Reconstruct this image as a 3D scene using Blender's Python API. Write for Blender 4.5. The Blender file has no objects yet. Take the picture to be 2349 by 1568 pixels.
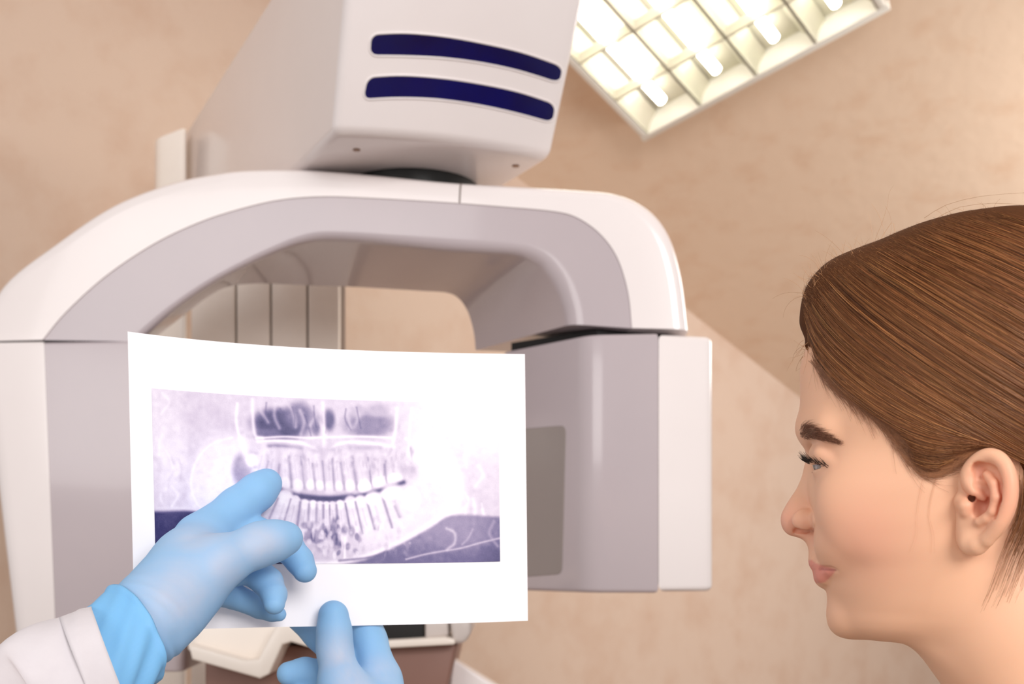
import bpy, bmesh, math, random
import numpy as np
from mathutils import Vector, Matrix
from mathutils.bvhtree import BVHTree

rng = np.random.default_rng(7)
random.seed(7)
SC = bpy.context.scene
COL = SC.collection

# ------------------------------------------------------------------ camera, world, lights, exposure
FPX, CX, HZ, CAMZ = 2900.0, 1174.5, 1270.0, 1.45      # focal length in pixels, centre column, horizon row, camera height
cam = bpy.data.cameras.new('camera')
cam.sensor_width = 36.0
cam.lens = FPX / 2349.0 * 36.0
cam.shift_y = (HZ - 784.0) / 2349.0
cam.dof.use_dof = True
cam.dof.focus_distance = 0.84
cam.dof.aperture_fstop = 10.5
cam.clip_start = 0.01
camo = bpy.data.objects.new('camera', cam)
camo.location = (0, 0, CAMZ)
camo.rotation_euler = (math.pi / 2, 0, 0)
COL.objects.link(camo)
SC.camera = camo

world = bpy.data.worlds.new('room_light')
SC.world = world
world.use_nodes = True
world.node_tree.nodes['Background'].inputs['Color'].default_value = (1.0, 0.95, 0.92, 1)
world.node_tree.nodes['Background'].inputs['Strength'].default_value = 0.45


def area(name, loc, target, size, power, color=(1, 1, 1)):
    l = bpy.data.lights.new(name, 'AREA')
    l.shape = 'RECTANGLE'
    l.size, l.size_y = size
    l.energy = power
    l.color = color
    o = bpy.data.objects.new(name, l)
    o.location = loc
    o.rotation_euler = (Vector(target) - Vector(loc)).to_track_quat('-Z', 'Y').to_euler()
    COL.objects.link(o)
    return o


area('key_light_left', (-2.2, -2.2, 2.7), (0.0, 1.6, 1.5), (2.2, 1.6), 32, (1.0, 0.97, 0.96))  # unseen key light, added behind the camera on the left
area('fill_light_right', (1.3, -2.2, 2.75), (-0.1, 1.8, 1.5), (1.8, 1.4), 84, (1.0, 0.97, 0.95))  # unseen fill, added behind the camera to brighten the machine fronts
area('wall_fill_light', (2.2, 3.1, 2.5), (1.0, 3.6, 1.3), (1.0, 0.8), 30, (1.0, 0.96, 0.91))  # unseen lamp added out of frame to brighten the far wall

SC.view_settings.view_transform = 'Standard'
SC.view_settings.look = 'None'
SC.view_settings.exposure = 0.23
SC.view_settings.gamma = 1.0
SC.view_settings.use_curve_mapping = False

# ------------------------------------------------------------------ helpers
CAMP = np.array([0.0, 0.0, CAMZ])


def ray(u, v):
    return np.array([(u - CX) / FPX, 1.0, (HZ - v) / FPX])


def P(u, v, d):
    return CAMP + ray(u, v) * d


def R(px, d):
    return px * d / FPX


def lin(c):
    return tuple(((x / 255.0) / 12.92 if x / 255.0 <= 0.04045 else ((x / 255.0 + 0.055) / 1.055) ** 2.4) for x in c)


def link(o, parent=None):
    COL.objects.link(o)
    if parent is not None:
        o.parent = parent
    return o


def thing(name, label, cat, loc=(0, 0, 0), group=None):
    o = bpy.data.objects.new(name, None)
    o.location = loc
    o.empty_display_size = 0.05
    COL.objects.link(o)
    bpy.context.view_layer.update()
    o['label'] = label
    o['category'] = cat
    if group:
        o['group'] = group
    return o


def wloc(o):
    t = np.zeros(3)
    while o is not None:
        t = t + np.array(o.location)
        o = o.parent
    return t


def mesh_obj(name, verts, faces, mat, parent=None, smooth=True, angle=None):
    me = bpy.data.meshes.new(name)
    verts = np.asarray(verts, dtype=np.float64)
    if parent is not None:
        verts = verts - wloc(parent)
    if isinstance(faces, np.ndarray):
        nf, k = faces.shape
        me.vertices.add(len(verts))
        me.vertices.foreach_set('co', verts.astype(np.float32).ravel())
        me.loops.add(nf * k)
        me.loops.foreach_set('vertex_index', faces.astype(np.int32).ravel())
        me.polygons.add(nf)
        me.polygons.foreach_set('loop_start', np.arange(0, nf * k, k, dtype=np.int32))
        me.update(calc_edges=True)
        me.validate()
    else:
        me.from_pydata([tuple(v) for v in verts], [], [tuple(f) for f in faces])
        me.update()
    if smooth:
        me.polygons.foreach_set('use_smooth', np.ones(len(me.polygons), dtype=bool))
        if angle:
            me.set_sharp_from_angle(angle=math.radians(angle))
    if mat is not None:
        me.materials.append(mat)
    o = bpy.data.objects.new(name, me)
    return link(o, parent)


def fix_normals(o):
    bm = bmesh.new()
    bm.from_mesh(o.data)
    bmesh.ops.recalc_face_normals(bm, faces=bm.faces)
    bm.to_mesh(o.data)
    bm.free()
    return o


def set_col(o, cols, name='Col'):
    a = o.data.color_attributes.new(name, 'FLOAT_COLOR', 'POINT')
    c = np.ones((len(o.data.vertices), 4), dtype=np.float32)
    c[:, :3] = cols
    a.data.foreach_set('color', c.ravel())


def material(name, srgb=(200, 200, 200), rough=0.5, spec=0.5, noise=None, bump=None, attr=None, coat=0.0, sss=0.0, metallic=0.0, emit=None, sheen=0.0):
    """noise = (scale, second srgb colour, low, high); bump = (scale, strength, distance)"""
    m = bpy.data.materials.new(name)
    m.use_nodes = True
    nt = m.node_tree
    b = nt.nodes['Principled BSDF']
    b.inputs['Roughness'].default_value = rough
    b.inputs['Specular IOR Level'].default_value = spec
    b.inputs['Metallic'].default_value = metallic
    b.inputs['Coat Weight'].default_value = coat
    b.inputs['Coat Roughness'].default_value = 0.06
    b.inputs['Sheen Weight'].default_value = sheen
    b.inputs['Base Color'].default_value = (*lin(srgb), 1)
    if sss:
        b.inputs['Subsurface Weight'].default_value = sss
        b.inputs['Subsurface Radius'].default_value = (1.0, 0.42, 0.22)
        b.inputs['Subsurface Scale'].default_value = 0.006
    if emit:
        b.inputs['Emission Color'].default_value = (*lin(emit[0]), 1)
        b.inputs['Emission Strength'].default_value = emit[1]
    tc = nt.nodes.new('ShaderNodeTexCoord')
    src = None
    if attr:
        at = nt.nodes.new('ShaderNodeAttribute')
        at.attribute_name = attr
        src = at.outputs['Color']
        nt.links.new(src, b.inputs['Base Color'])
    if noise:
        n = nt.nodes.new('ShaderNodeTexNoise')
        n.inputs['Scale'].default_value = noise[0]
        n.inputs['Detail'].default_value = 6
        n.inputs['Roughness'].default_value = 0.6
        nt.links.new(tc.outputs['Object'], n.inputs['Vector'])
        mr = nt.nodes.new('ShaderNodeMapRange')
        mr.inputs['From Min'].default_value = noise[2]
        mr.inputs['From Max'].default_value = noise[3]
        nt.links.new(n.outputs['Fac'], mr.inputs['Value'])
        mx = nt.nodes.new('ShaderNodeMix')
        mx.data_type = 'RGBA'
        nt.links.new(mr.outputs['Result'], mx.inputs['Factor'])
        if src is not None:
            nt.links.new(src, mx.inputs['A'])
        else:
            mx.inputs['A'].default_value = (*lin(srgb), 1)
        mx.inputs['B'].default_value = (*lin(noise[1]), 1)
        nt.links.new(mx.outputs['Result'], b.inputs['Base Color'])
    if bump:
        n = nt.nodes.new('ShaderNodeTexNoise')
        n.inputs['Scale'].default_value = bump[0]
        n.inputs['Detail'].default_value = 5
        nt.links.new(tc.outputs['Object'], n.inputs['Vector'])
        bp = nt.nodes.new('ShaderNodeBump')
        bp.inputs['Strength'].default_value = bump[1]
        bp.inputs['Distance'].default_value = bump[2]
        nt.links.new(n.outputs['Fac'], bp.inputs['Height'])
        nt.links.new(bp.outputs['Normal'], b.inputs['Normal'])
    return m


def catmull(pts, sub):
    pts = np.asarray(pts, float)
    n = len(pts)
    ext = np.vstack([2 * pts[0] - pts[1], pts, 2 * pts[-1] - pts[-2]])
    out = []
    for i in range(n - 1):
        p0, p1, p2, p3 = ext[i], ext[i + 1], ext[i + 2], ext[i + 3]
        for k in range(sub):
            t = k / sub
            out.append(0.5 * (2 * p1 + (p2 - p0) * t + (2 * p0 - 5 * p1 + 4 * p2 - p3) * t * t + (3 * p1 - p0 - 3 * p2 + p3) * t ** 3))
    out.append(pts[-1])
    return np.array(out)


def loft(rows, close=False):
    """rows: list of equal length polylines -> verts, quads"""
    rows = np.asarray(rows)
    n, m, _ = rows.shape
    v = rows.reshape(-1, 3)
    f = []
    for i in range(n - 1):
        for j in range(m if close else m - 1):
            k = (j + 1) % m
            f.append((i * m + j, i * m + k, (i + 1) * m + k, (i + 1) * m + j))
    return v, f


def fillet(a, p, b, r, n=6):
    d1, d2 = a - p, b - p
    p0 = p + d1 / np.linalg.norm(d1) * min(r, 0.49 * np.linalg.norm(d1))
    p2 = p + d2 / np.linalg.norm(d2) * min(r, 0.49 * np.linalg.norm(d2))
    return [(1 - t) ** 2 * p0 + 2 * t * (1 - t) * p + t * t * p2 for t in np.linspace(0, 1, n)]


def round_poly(pts, r, n=6):
    pts = [np.asarray(p, float) for p in pts]
    out = []
    for i, p in enumerate(pts):
        rr = r[i] if isinstance(r, (list, tuple)) else r
        if rr <= 0:
            out.append(p)
        else:
            out += fillet(pts[i - 1], p, pts[(i + 1) % len(pts)], rr, n)
    return out


def prism(name, bot, top, mat, parent=None, bevel=0.006, seg=3, angle=40):
    """solid between two equal outlines of 3D points, edges of both caps bevelled"""
    n = len(bot)
    bm = bmesh.new()
    vb = [bm.verts.new(tuple(p)) for p in bot]
    vt = [bm.verts.new(tuple(p)) for p in top]
    fs = [bm.faces.new(list(reversed(vb))), bm.faces.new(vt)]
    for i in range(n):
        bm.faces.new((vb[i], vb[(i + 1) % n], vt[(i + 1) % n], vt[i]))
    bmesh.ops.recalc_face_normals(bm, faces=bm.faces)
    if bevel > 0:
        es = set(e for f in fs for e in f.edges)
        if n <= 8:
            es = set(bm.edges)
        bmesh.ops.bevel(bm, geom=list(es), offset=bevel, segments=seg, profile=0.5, affect='EDGES', clamp_overlap=True)
    me = bpy.data.meshes.new(name)
    off = Vector(tuple(wloc(parent)))
    bmesh.ops.translate(bm, verts=bm.verts, vec=-off)
    bm.to_mesh(me)
    bm.free()
    me.polygons.foreach_set('use_smooth', np.ones(len(me.polygons), dtype=bool))
    me.set_sharp_from_angle(angle=math.radians(angle))
    me.materials.append(mat)
    return link(bpy.data.objects.new(name, me), parent)


def frame_box(name, o, e1, e2, e3, mat, parent=None, bevel=0.002):
    """box from corner o with edge vectors"""
    o, e1, e2, e3 = [np.asarray(x, float) for x in (o, e1, e2, e3)]
    bot = [o, o + e1, o + e1 + e2, o + e2]
    return prism(name, bot, [p + e3 for p in bot], mat, parent, bevel, 2)


# ---- implicit surfaces on a grid
class Grid:
    def __init__(s, lo, hi, h):
        s.lo = np.asarray(lo, float)
        s.h = h
        s.n = np.ceil((np.asarray(hi) - s.lo) / h).astype(int) + 1
        s.f = np.full(tuple(s.n), 0.05, dtype=np.float32)

    def sl(s, lo, hi):
        a = np.clip(np.floor((np.asarray(lo) - s.lo) / s.h).astype(int), 0, s.n)
        b = np.clip(np.ceil((np.asarray(hi) - s.lo) / s.h).astype(int) + 1, 0, s.n)
        ix = tuple(slice(a[i], b[i]) for i in range(3))
        ax = [(s.lo[i] + s.h * np.arange(a[i], b[i])).astype(np.float32) for i in range(3)]
        return ix, ax[0][:, None, None], ax[1][None, :, None], ax[2][None, None, :]

    def mix(s, ix, g, k, sub=False):
        if g.size == 0:
            return
        f = s.f[ix]
        if sub:
            hh = np.clip(0.5 - 0.5 * (f + g) / k, 0, 1)
            s.f[ix] = f * (1 - hh) - g * hh + k * hh * (1 - hh)
        else:
            hh = np.clip(0.5 + 0.5 * (f - g) / k, 0, 1)
            s.f[ix] = f * (1 - hh) + g * hh - k * hh * (1 - hh)

    def capsule(s, a, b, ra, rb, k=0.006, sub=False):
        a, b = np.asarray(a, float), np.asarray(b, float)
        m = max(ra, rb) + 3 * k + 4 * s.h
        ix, X, Y, Z = s.sl(np.minimum(a, b) - m, np.maximum(a, b) + m)
        d = (b - a).astype(np.float32)
        L = float(d @ d) + 1e-12
        t = np.clip(((X - a[0]) * d[0] + (Y - a[1]) * d[1] + (Z - a[2]) * d[2]) / L, 0, 1)
        g = np.sqrt((X - a[0] - t * d[0]) ** 2 + (Y - a[1] - t * d[1]) ** 2 + (Z - a[2] - t * d[2]) ** 2) - (ra + (rb - ra) * t)
        s.mix(ix, g, k, sub)

    def chain(s, pts, rs, k=0.006, sub=False):
        for i in range(len(pts) - 1):
            s.capsule(pts[i], pts[i + 1], rs[i], rs[i + 1], k, sub)

    def ellipsoid(s, c, ax, rot=None, k=0.006, sub=False):
        c, ax = np.asarray(c, float), np.asarray(ax, float)
        m = max(ax) + 3 * k + 4 * s.h
        ix, X, Y, Z = s.sl(c - m, c + m)
        x, y, z = X - c[0], Y - c[1], Z - c[2]
        if rot is not None:
            r = np.asarray(rot, np.float32)
            x, y, z = r[0, 0] * x + r[0, 1] * y + r[0, 2] * z, r[1, 0] * x + r[1, 1] * y + r[1, 2] * z, r[2, 0] * x + r[2, 1] * y + r[2, 2] * z
        q = np.sqrt((x / ax[0]) ** 2 + (y / ax[1]) ** 2 + (z / ax[2]) ** 2)
        q2 = np.sqrt((x / ax[0] ** 2) ** 2 + (y / ax[1] ** 2) ** 2 + (z / ax[2] ** 2) ** 2)
        g = q * (q - 1) / np.maximum(q2, 1e-6)
        s.mix(ix, g, k, sub)

    def mesh(s, smooth=2):
        f = s.f
        sg = f < 0
        nx, ny, nz = f.shape
        c = np.zeros((nx - 1, ny - 1, nz - 1), np.int8)
        for i in (0, 1):
            for j in (0, 1):
                for k in (0, 1):
                    c += sg[i:nx - 1 + i, j:ny - 1 + j, k:nz - 1 + k]
        act = np.argwhere((c > 0) & (c < 8))
        idx = np.full((nx - 1, ny - 1, nz - 1), -1, np.int32)
        idx[tuple(act.T)] = np.arange(len(act))
        acc = np.zeros((len(act), 3))
        cnt = np.zeros(len(act))
        cor = {}
        for i in (0, 1):
            for j in (0, 1):
                for k in (0, 1):
                    cor[i, j, k] = f[act[:, 0] + i, act[:, 1] + j, act[:, 2] + k].astype(float)
        for a in list(cor):
            for ax in range(3):
                if a[ax] == 0:
                    b = list(a)
                    b[ax] = 1
                    fa, fb = cor[a], cor[tuple(b)]
                    x = (fa < 0) != (fb < 0)
                    t = np.where(x, fa / np.where(x, fa - fb, 1), 0)
                    p = np.tile(np.array(a, float), (len(act), 1))
                    p[:, ax] += t
                    acc += p * x[:, None]
                    cnt += x
        v = s.lo + s.h * (act + acc / np.maximum(cnt, 1)[:, None])
        quads = []
        for ax in range(3):
            sh = [nx, ny, nz]
            sh[ax] -= 1
            A = sg[tuple(slice(0, q) for q in sh)]
            o = [0, 0, 0]
            o[ax] = 1
            B = sg[tuple(slice(o[q], o[q] + sh[q]) for q in range(3))]
            e = np.argwhere(A != B)
            o1, o2 = (ax + 1) % 3, (ax + 2) % 3
            ok = (e[:, o1] > 0) & (e[:, o2] > 0) & (e[:, o1] < s.n[o1] - 1) & (e[:, o2] < s.n[o2] - 1)
            e = e[ok]
            d1, d2 = np.zeros(3, int), np.zeros(3, int)
            d1[o1], d2[o2] = 1, 1
            q = np.stack([idx[tuple((e - d1 - d2).T)], idx[tuple((e - d2).T)], idx[tuple(e.T)], idx[tuple((e - d1).T)]], 1)
            flip = ~A[tuple(e.T)]
            q[flip] = q[flip][:, ::-1]
            quads.append(q)
        q = np.vstack(quads)
        for _ in range(smooth):
            acc = np.zeros_like(v)
            cnt = np.zeros(len(v))
            for i in range(4):
                a, b = q[:, i], q[:, (i + 1) % 4]
                for d in range(3):
                    acc[:, d] += np.bincount(a, v[b, d], len(v)) + np.bincount(b, v[a, d], len(v))
                cnt += np.bincount(a, minlength=len(v)) + np.bincount(b, minlength=len(v))
            v = 0.5 * v + 0.5 * acc / np.maximum(cnt, 1)[:, None]
        return v, q

    def sample(s, p):
        g = (p - s.lo) / s.h
        i = np.clip(np.floor(g).astype(int), 0, s.n - 2)
        t = np.clip(g - i, 0, 1)
        r = 0
        for a in (0, 1):
            for b in (0, 1):
                for c in (0, 1):
                    w = (t[:, 0] if a else 1 - t[:, 0]) * (t[:, 1] if b else 1 - t[:, 1]) * (t[:, 2] if c else 1 - t[:, 2])
                    r = r + w * s.f[i[:, 0] + a, i[:, 1] + b, i[:, 2] + c]
        return r

    def cast(s, org, dirs, t0, t1, step):
        """first surface hit along each ray, or the nearest approach where it misses"""
        n = len(dirs)
        hit = np.full(n, -1.0)
        best = np.full(n, 9.0)
        bt = np.full(n, t0)
        fp = np.full(n, 9.0)
        for t in np.arange(t0, t1, step):
            fv = s.sample(org + dirs * t)
            new = (hit < 0) & (fv < 0)
            hit[new] = t - step * np.clip(-fv[new] / np.maximum(fp[new] - fv[new], 1e-9), 0, 1)
            b = fv < best
            best[b] = fv[b]
            bt[b] = t
            fp = fv
        t = np.where(hit > 0, hit, bt)
        return org + dirs * t[:, None], hit > 0

    def normal(s, p):
        e = s.h
        g = np.stack([s.sample(p + np.eye(3)[i] * e) - s.sample(p - np.eye(3)[i] * e) for i in range(3)], 1)
        return g / np.maximum(np.linalg.norm(g, axis=1, keepdims=True), 1e-9)


def strands(name, paths, rad, mat, parent=None, cols=None, tip=0.35, root=1.0):
    """paths N x K x 3 -> one mesh of thin three-sided tapering hairs"""
    paths = np.asarray(paths, float)
    N, K, _ = paths.shape
    tan = np.gradient(paths, axis=1)
    tan /= np.maximum(np.linalg.norm(tan, axis=2, keepdims=True), 1e-12)
    ref = np.tile(np.array([0.3, 0.5, 0.81]), (N, K, 1))
    n1 = np.cross(tan, ref)
    n1 /= np.maximum(np.linalg.norm(n1, axis=2, keepdims=True), 1e-9)
    n2 = np.cross(tan, n1)
    rad = np.broadcast_to(np.asarray(rad, float).reshape(-1, 1), (N, K)).copy()
    rad *= np.linspace(1, tip, K)[None, :]
    rad *= np.minimum(1.0, root + np.linspace(0, 5, K))[None, :]
    vs = []
    for a in (0, 2.0944, 4.1888):
        vs.append(paths + (n1 * math.cos(a) + n2 * math.sin(a)) * rad[:, :, None])
    v = np.stack(vs, 2).reshape(-1, 3)
    base = (np.arange(N)[:, None] * K + np.arange(K - 1)[None, :]) * 3
    q = []
    for a in range(3):
        b = (a + 1) % 3
        q.append(np.stack([base + a, base + b, base + 3 + b, base + 3 + a], -1).reshape(-1, 4))
    o = mesh_obj(name, v, np.vstack(q), mat, parent)
    if cols is not None:
        set_col(o, np.repeat(np.asarray(cols), K * 3, axis=0))
    return o


def tube_obj(name, pts, r, mat, parent=None, seg=10):
    pts = np.asarray(pts, float)
    tan = np.gradient(pts, axis=0)
    tan /= np.linalg.norm(tan, axis=1, keepdims=True)
    up = np.array([0, 0, 1.0]) if abs(tan[0][2]) < 0.9 else np.array([1.0, 0, 0])
    rows = []
    for p, t, rr in zip(pts, tan, np.broadcast_to(r, (len(pts),))):
        a = np.cross(t, up)
        a /= np.linalg.norm(a)
        b = np.cross(t, a)
        rows.append([p + rr * (a * math.cos(x) + b * math.sin(x)) for x in np.linspace(0, 2 * math.pi, seg, endpoint=False)])
    v, f = loft(rows, close=True)
    f.append(tuple(range(seg))[::-1])
    f.append(tuple(range(len(v) - seg, len(v))))
    return fix_normals(mesh_obj(name, v, f, mat, parent, angle=40))


# ------------------------------------------------------------------ materials
M = {}
M['wall'] = material('wall_plaster', (206, 183, 166), 0.85, 0.2, noise=(7.0, (197, 168, 148), 0.46, 0.78), bump=(26, 0.25, 0.004))
M['ceiling'] = material('ceiling_plaster', (239, 214, 190), 0.85, 0.2, noise=(9.0, (230, 197, 169), 0.5, 0.8), bump=(24, 0.3, 0.004))
M['floor'] = material('floor_vinyl', (140, 122, 108), 0.5, 0.4, noise=(8.0, (126, 108, 95), 0.4, 0.7))
M['white'] = material('machine_white', (241, 233, 232), 0.22, 0.5, noise=(2.0, (237, 228, 227), 0.4, 0.7), coat=0.3)
M['grey'] = material('machine_grey', (190, 178, 182), 0.19, 0.5, noise=(2.0, (183, 172, 177), 0.4, 0.7), coat=0.3)
M['cream'] = material('machine_cream', (250, 241, 232), 0.3, 0.5, noise=(2.0, (232, 220, 208), 0.4, 0.7))
M['groove'] = material('seam_dark', (120, 105, 98), 0.6)
M['window'] = material('beam_window_grey', (150, 140, 136), 0.2, 0.5, noise=(3.0, (146, 136, 132), 0.4, 0.7), coat=0.3)
M['black'] = material('bearing_black', (26, 28, 28), 0.25, 0.5, noise=(4.0, (34, 38, 38), 0.4, 0.7))
M['gap'] = material('gap_black', (16, 14, 14), 0.7)
M['blue'] = material('indicator_blue', (6, 5, 84), 0.22, 0.3, noise=(3.0, (18, 8, 54), 0.45, 0.65))
M['screw'] = material('screw_brass', (150, 104, 70), 0.4, 0.5, noise=(40.0, (120, 82, 54), 0.4, 0.7))
M['brown'] = material('table_brown', (142, 106, 94), 0.45, 0.4, noise=(3.0, (134, 98, 87), 0.4, 0.7))
M['silver'] = material('table_silver', (205, 195, 190), 0.3, 0.5, noise=(3.0, (196, 186, 181), 0.4, 0.7))
M['lampwhite'] = material('lamp_white', (246, 242, 232), 0.4, 0.5, noise=(4.0, (240, 236, 226), 0.4, 0.7))
M['reflector'] = material('lamp_reflector', (216, 208, 194), 0.3, 0.5, noise=(4.0, (206, 204, 180), 0.4, 0.7), metallic=0.2)
M['tube'] = material('lamp_tube', (255, 255, 255), 0.4, emit=((255, 254, 246), 6.0))
M['paper'] = material('print_paper', (252, 249, 253), 0.6, 0.3, noise=(60.0, (250, 247, 251), 0.4, 0.7))
M['print'] = material('radiograph_print', (230, 225, 240), 0.45, 0.4, attr='Col')
M['glove'] = material('nitrile_blue', (122, 186, 234), 0.6, 0.4, attr='Col', bump=(420, 0.12, 0.0006), sss=0.12)
M['coat'] = material('coat_cotton', (214, 208, 212), 0.9, 0.15, noise=(30.0, (208, 202, 206), 0.4, 0.7), bump=(60, 0.25, 0.002), sheen=0.1)
M['skin'] = material('skin', (236, 190, 160), 0.48, 0.35, attr='Col', bump=(1400, 0.10, 0.0003), sss=0.2)
M['hair'] = material('hair_brown', (112, 70, 40), 0.42, 0.5, attr='Col')
M['scalp'] = material('hair_mass', (86, 52, 30), 0.8, 0.08, attr='Col')
M['brow'] = material('brow_brown', (92, 58, 40), 0.6, 0.3, attr='Col')
M['lash'] = material('lash_black', (18, 14, 14), 0.4)
M['eye'] = material('eyeball', (228, 220, 214), 0.1, 0.6, attr='Col', coat=0.5)
M['shirt'] = material('shirt_fabric', (232, 226, 222), 0.9, 0.15, noise=(20.0, (224, 218, 214), 0.4, 0.7))

# ------------------------------------------------------------------ room: slanted ceiling, wall, floor
CS = 1.15                                                   # fixture plane found with a 0.6 m wide face, scaled
CN = np.array([0.0, math.sin(math.radians(25)), math.cos(math.radians(25))])
C_FACE = 2.117 * CS                                         # lamp face plane (relative to the camera)
C_CEIL = C_FACE + 0.075


def on_plane(u, v, n, c):
    r = ray(u, v)
    return CAMP + r * (c / float(n @ r))


L0, L1 = on_plane(663, 0, CN, C_CEIL), on_plane(1840, 915, CN, C_CEIL)
LD = (L1 - L0) / np.linalg.norm(L1 - L0)
A_, B_ = L0 - LD * 1.3, L0 + LD * 7.0
z0 = lambda p: np.array([p[0], p[1], 0.0])
wn = np.array([-LD[1], LD[0], 0.0])
wn /= np.linalg.norm(wn)                                    # away from the room
o = prism('wall_back', [z0(A_), z0(B_), z0(B_) + wn * 0.1, z0(A_) + wn * 0.1], [A_, B_, B_ + wn * 0.1, A_ + wn * 0.1], M['wall'], bevel=0)
o['kind'] = 'structure'
IN = np.cross(CN, LD)
if IN[0] < 0:
    IN = -IN
cq = [A_ - IN * 0.05, B_ - IN * 0.05, B_ + IN * 3.4, A_ + IN * 3.4]
o = prism('ceiling', cq, [p + CN * 0.1 for p in cq], M['ceiling'], bevel=0)
o['kind'] = 'structure'
fl = [np.array(p) for p in ((-3.2, -1.5, 0), (3.6, -1.5, 0), (3.6, 6.2, 0), (-3.2, 6.2, 0))]
o = prism('floor', [p - np.array([0, 0, 0.08]) for p in fl], fl, M['floor'], bevel=0)
o['kind'] = 'structure'

# ------------------------------------------------------------------ ceiling light with louvre cells
A3, B3 = on_plane(1480, 325, CN, C_FACE), on_plane(2040, 25, CN, C_FACE)
e1 = (B3 - A3) / np.linalg.norm(B3 - A3)
e2 = np.cross(CN, e1)
C3 = on_plane(1323, 164, CN, C_FACE)
if e2 @ (C3 - A3) < 0:
    e2 = -e2
LW = np.linalg.norm(B3 - A3)
CELL = (e2 @ (C3 - A3)) / 2.0
NC = 8
LL = CELL * NC + 0.03
lamp = thing('ceiling_light', 'white fluorescent ceiling light with louvre cells on the slanted ceiling', 'ceiling light', tuple(A3))
up = CN
fb = 0.018
frame_box('frame_bar', A3 - e1 * 0.004, e1 * (LW + 0.008), e2 * fb, up * 0.075, M['lampwhite'], lamp)
frame_box('frame_bar', A3 + e2 * (LL - fb), e1 * LW, e2 * fb, up * 0.075, M['lampwhite'], lamp)
frame_box('frame_bar', A3 + e2 * fb, e1 * fb, e2 * (LL - 2 * fb), up * 0.075, M['lampwhite'], lamp)
frame_box('frame_bar', A3 + e1 * (LW - fb) + e2 * fb, e1 * fb, e2 * (LL - 2 * fb), up * 0.075, M['lampwhite'], lamp)
frame_box('back_tray', A3 + up * 0.068, e1 * LW, e2 * LL, up * 0.006, M['reflector'], lamp)
RW = (LW - 2 * fb) / 4.0
for i in range(4):
    x0 = fb + RW * i
    # long reflector wings either side of the tube: curved troughs
    for s in (0, 1):
        prof = []
        for t in np.linspace(0, 1, 7):
            px = 0.004 + 0.030 * t ** 2
            pz = 0.002 + 0.060 * t
            prof.append((px if s == 0 else RW - px, pz))
        rows = [[A3 + e1 * (x0 + a) + e2 * (fb + w) + up * b for a, b in prof] for w in (0, LL - 2 * fb)]
        rows2 = [[p + e1 * (0.002 if s else -0.002) for p in r] for r in rows]
        v, f = loft([rows[0] + rows2[0][::-1], rows[1] + rows2[1][::-1]], close=True)
        fix_normals(mesh_obj('reflector', v, f, M['reflector'], lamp, angle=50))
    tube_obj('fluorescent_tube', [A3 + e1 * (x0 + RW / 2) + e2 * w + up * 0.031 for w in (0.07, LL * 0.5, LL - 0.07)], 0.0135, M['tube'], lamp, 14)
# cross blades, curved lower edge, one per cell wall
blade_mesh = None
for i in range(4):
    for j in range(1, NC):
        org = A3 + e1 * (fb + RW * i) + e2 * (0.015 + CELL * j)
        if blade_mesh is None:
            pr = [(-0.003, 0.0), (0.003, 0.0), (0.005, 0.012), (0.010, 0.026), (-0.010, 0.026), (-0.005, 0.012)]
            vs, fs = loft([[e1 * (0.004 + RW * 0.0) + e2 * a + up * b for a, b in pr], [e1 * (RW - 0.004) + e2 * a + up * b for a, b in pr]], close=True)
            fs += [tuple(range(6))[::-1], tuple(range(6, 12))]
            ob = fix_normals(mesh_obj('louvre_blade', vs, fs, M['reflector'], None, smooth=False))
            blade_mesh = ob.data
            ob.parent = lamp
        else:
            ob = link(bpy.data.objects.new('louvre_blade', blade_mesh), lamp)
        ob.location = Vector(tuple(org)) - lamp.location
frame_box('end_cover', A3 + e1 * (LW + 0.004) + e2 * 0.03, e1 * 0.085, e2 * 0.3, up * 0.09 - CN * 0.02, M['white'], lamp, 0.006)

# ------------------------------------------------------------------ panoramic x-ray machine
mach = thing('xray_machine', 'white and grey panoramic dental x-ray machine with a C-shaped arm', 'x-ray machine', (-0.45, 2.2, 0))
PL, PR_ = P(50, 780, 1.85), P(1450, 752, 1.75)
tdir = (PR_ - PL)
tdir[2] = 0
tdir /= np.linalg.norm(tdir)
fn = np.array([-tdir[1], tdir[0], 0.0])                     # into the picture


def front(u, v, off=0.0):
    r = ray(u, v)
    return CAMP + r * (((PL - CAMP) @ fn + off) / (r @ fn))


ST = [  # outer, white/grey boundary, inner front, inner back (pixel rows and columns)
    (-62, 783, 97, 779, 318, 783, 345, 783), (-5, 655, 150, 716, 408, 706, 420, 724), (120, 553, 240, 634, 498, 646, 478, 680),
    (250, 466, 350, 560, 585, 601, 525, 657), (380, 414, 452, 511, 655, 570, 590, 650), (480, 392, 545, 480, 702, 554, 660, 652),
    (560, 383, 640, 458, 752, 547, 720, 655), (700, 382, 740, 450, 835, 551, 800, 657), (850, 393, 860, 454, 925, 560, 890, 662),
    (1030, 411, 1030, 464, 1032, 571, 970, 667), (1180, 420, 1160, 474, 1130, 577, 1025, 671), (1320, 428, 1270, 484, 1195, 582, 1052, 684),
    (1420, 440, 1325, 499, 1238, 598, 1072, 712), (1490, 474, 1378, 537, 1266, 624, 1083, 745), (1537, 534, 1417, 592, 1289, 660, 1088, 770),
    (1566, 630, 1441, 670, 1305, 705, 1090, 788), (1582, 755, 1450, 752, 1311, 743, 1091, 803)]
SS = catmull(np.array(ST, float), 6)
white_rows, grey_rows, back_rows = [], [], []
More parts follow.
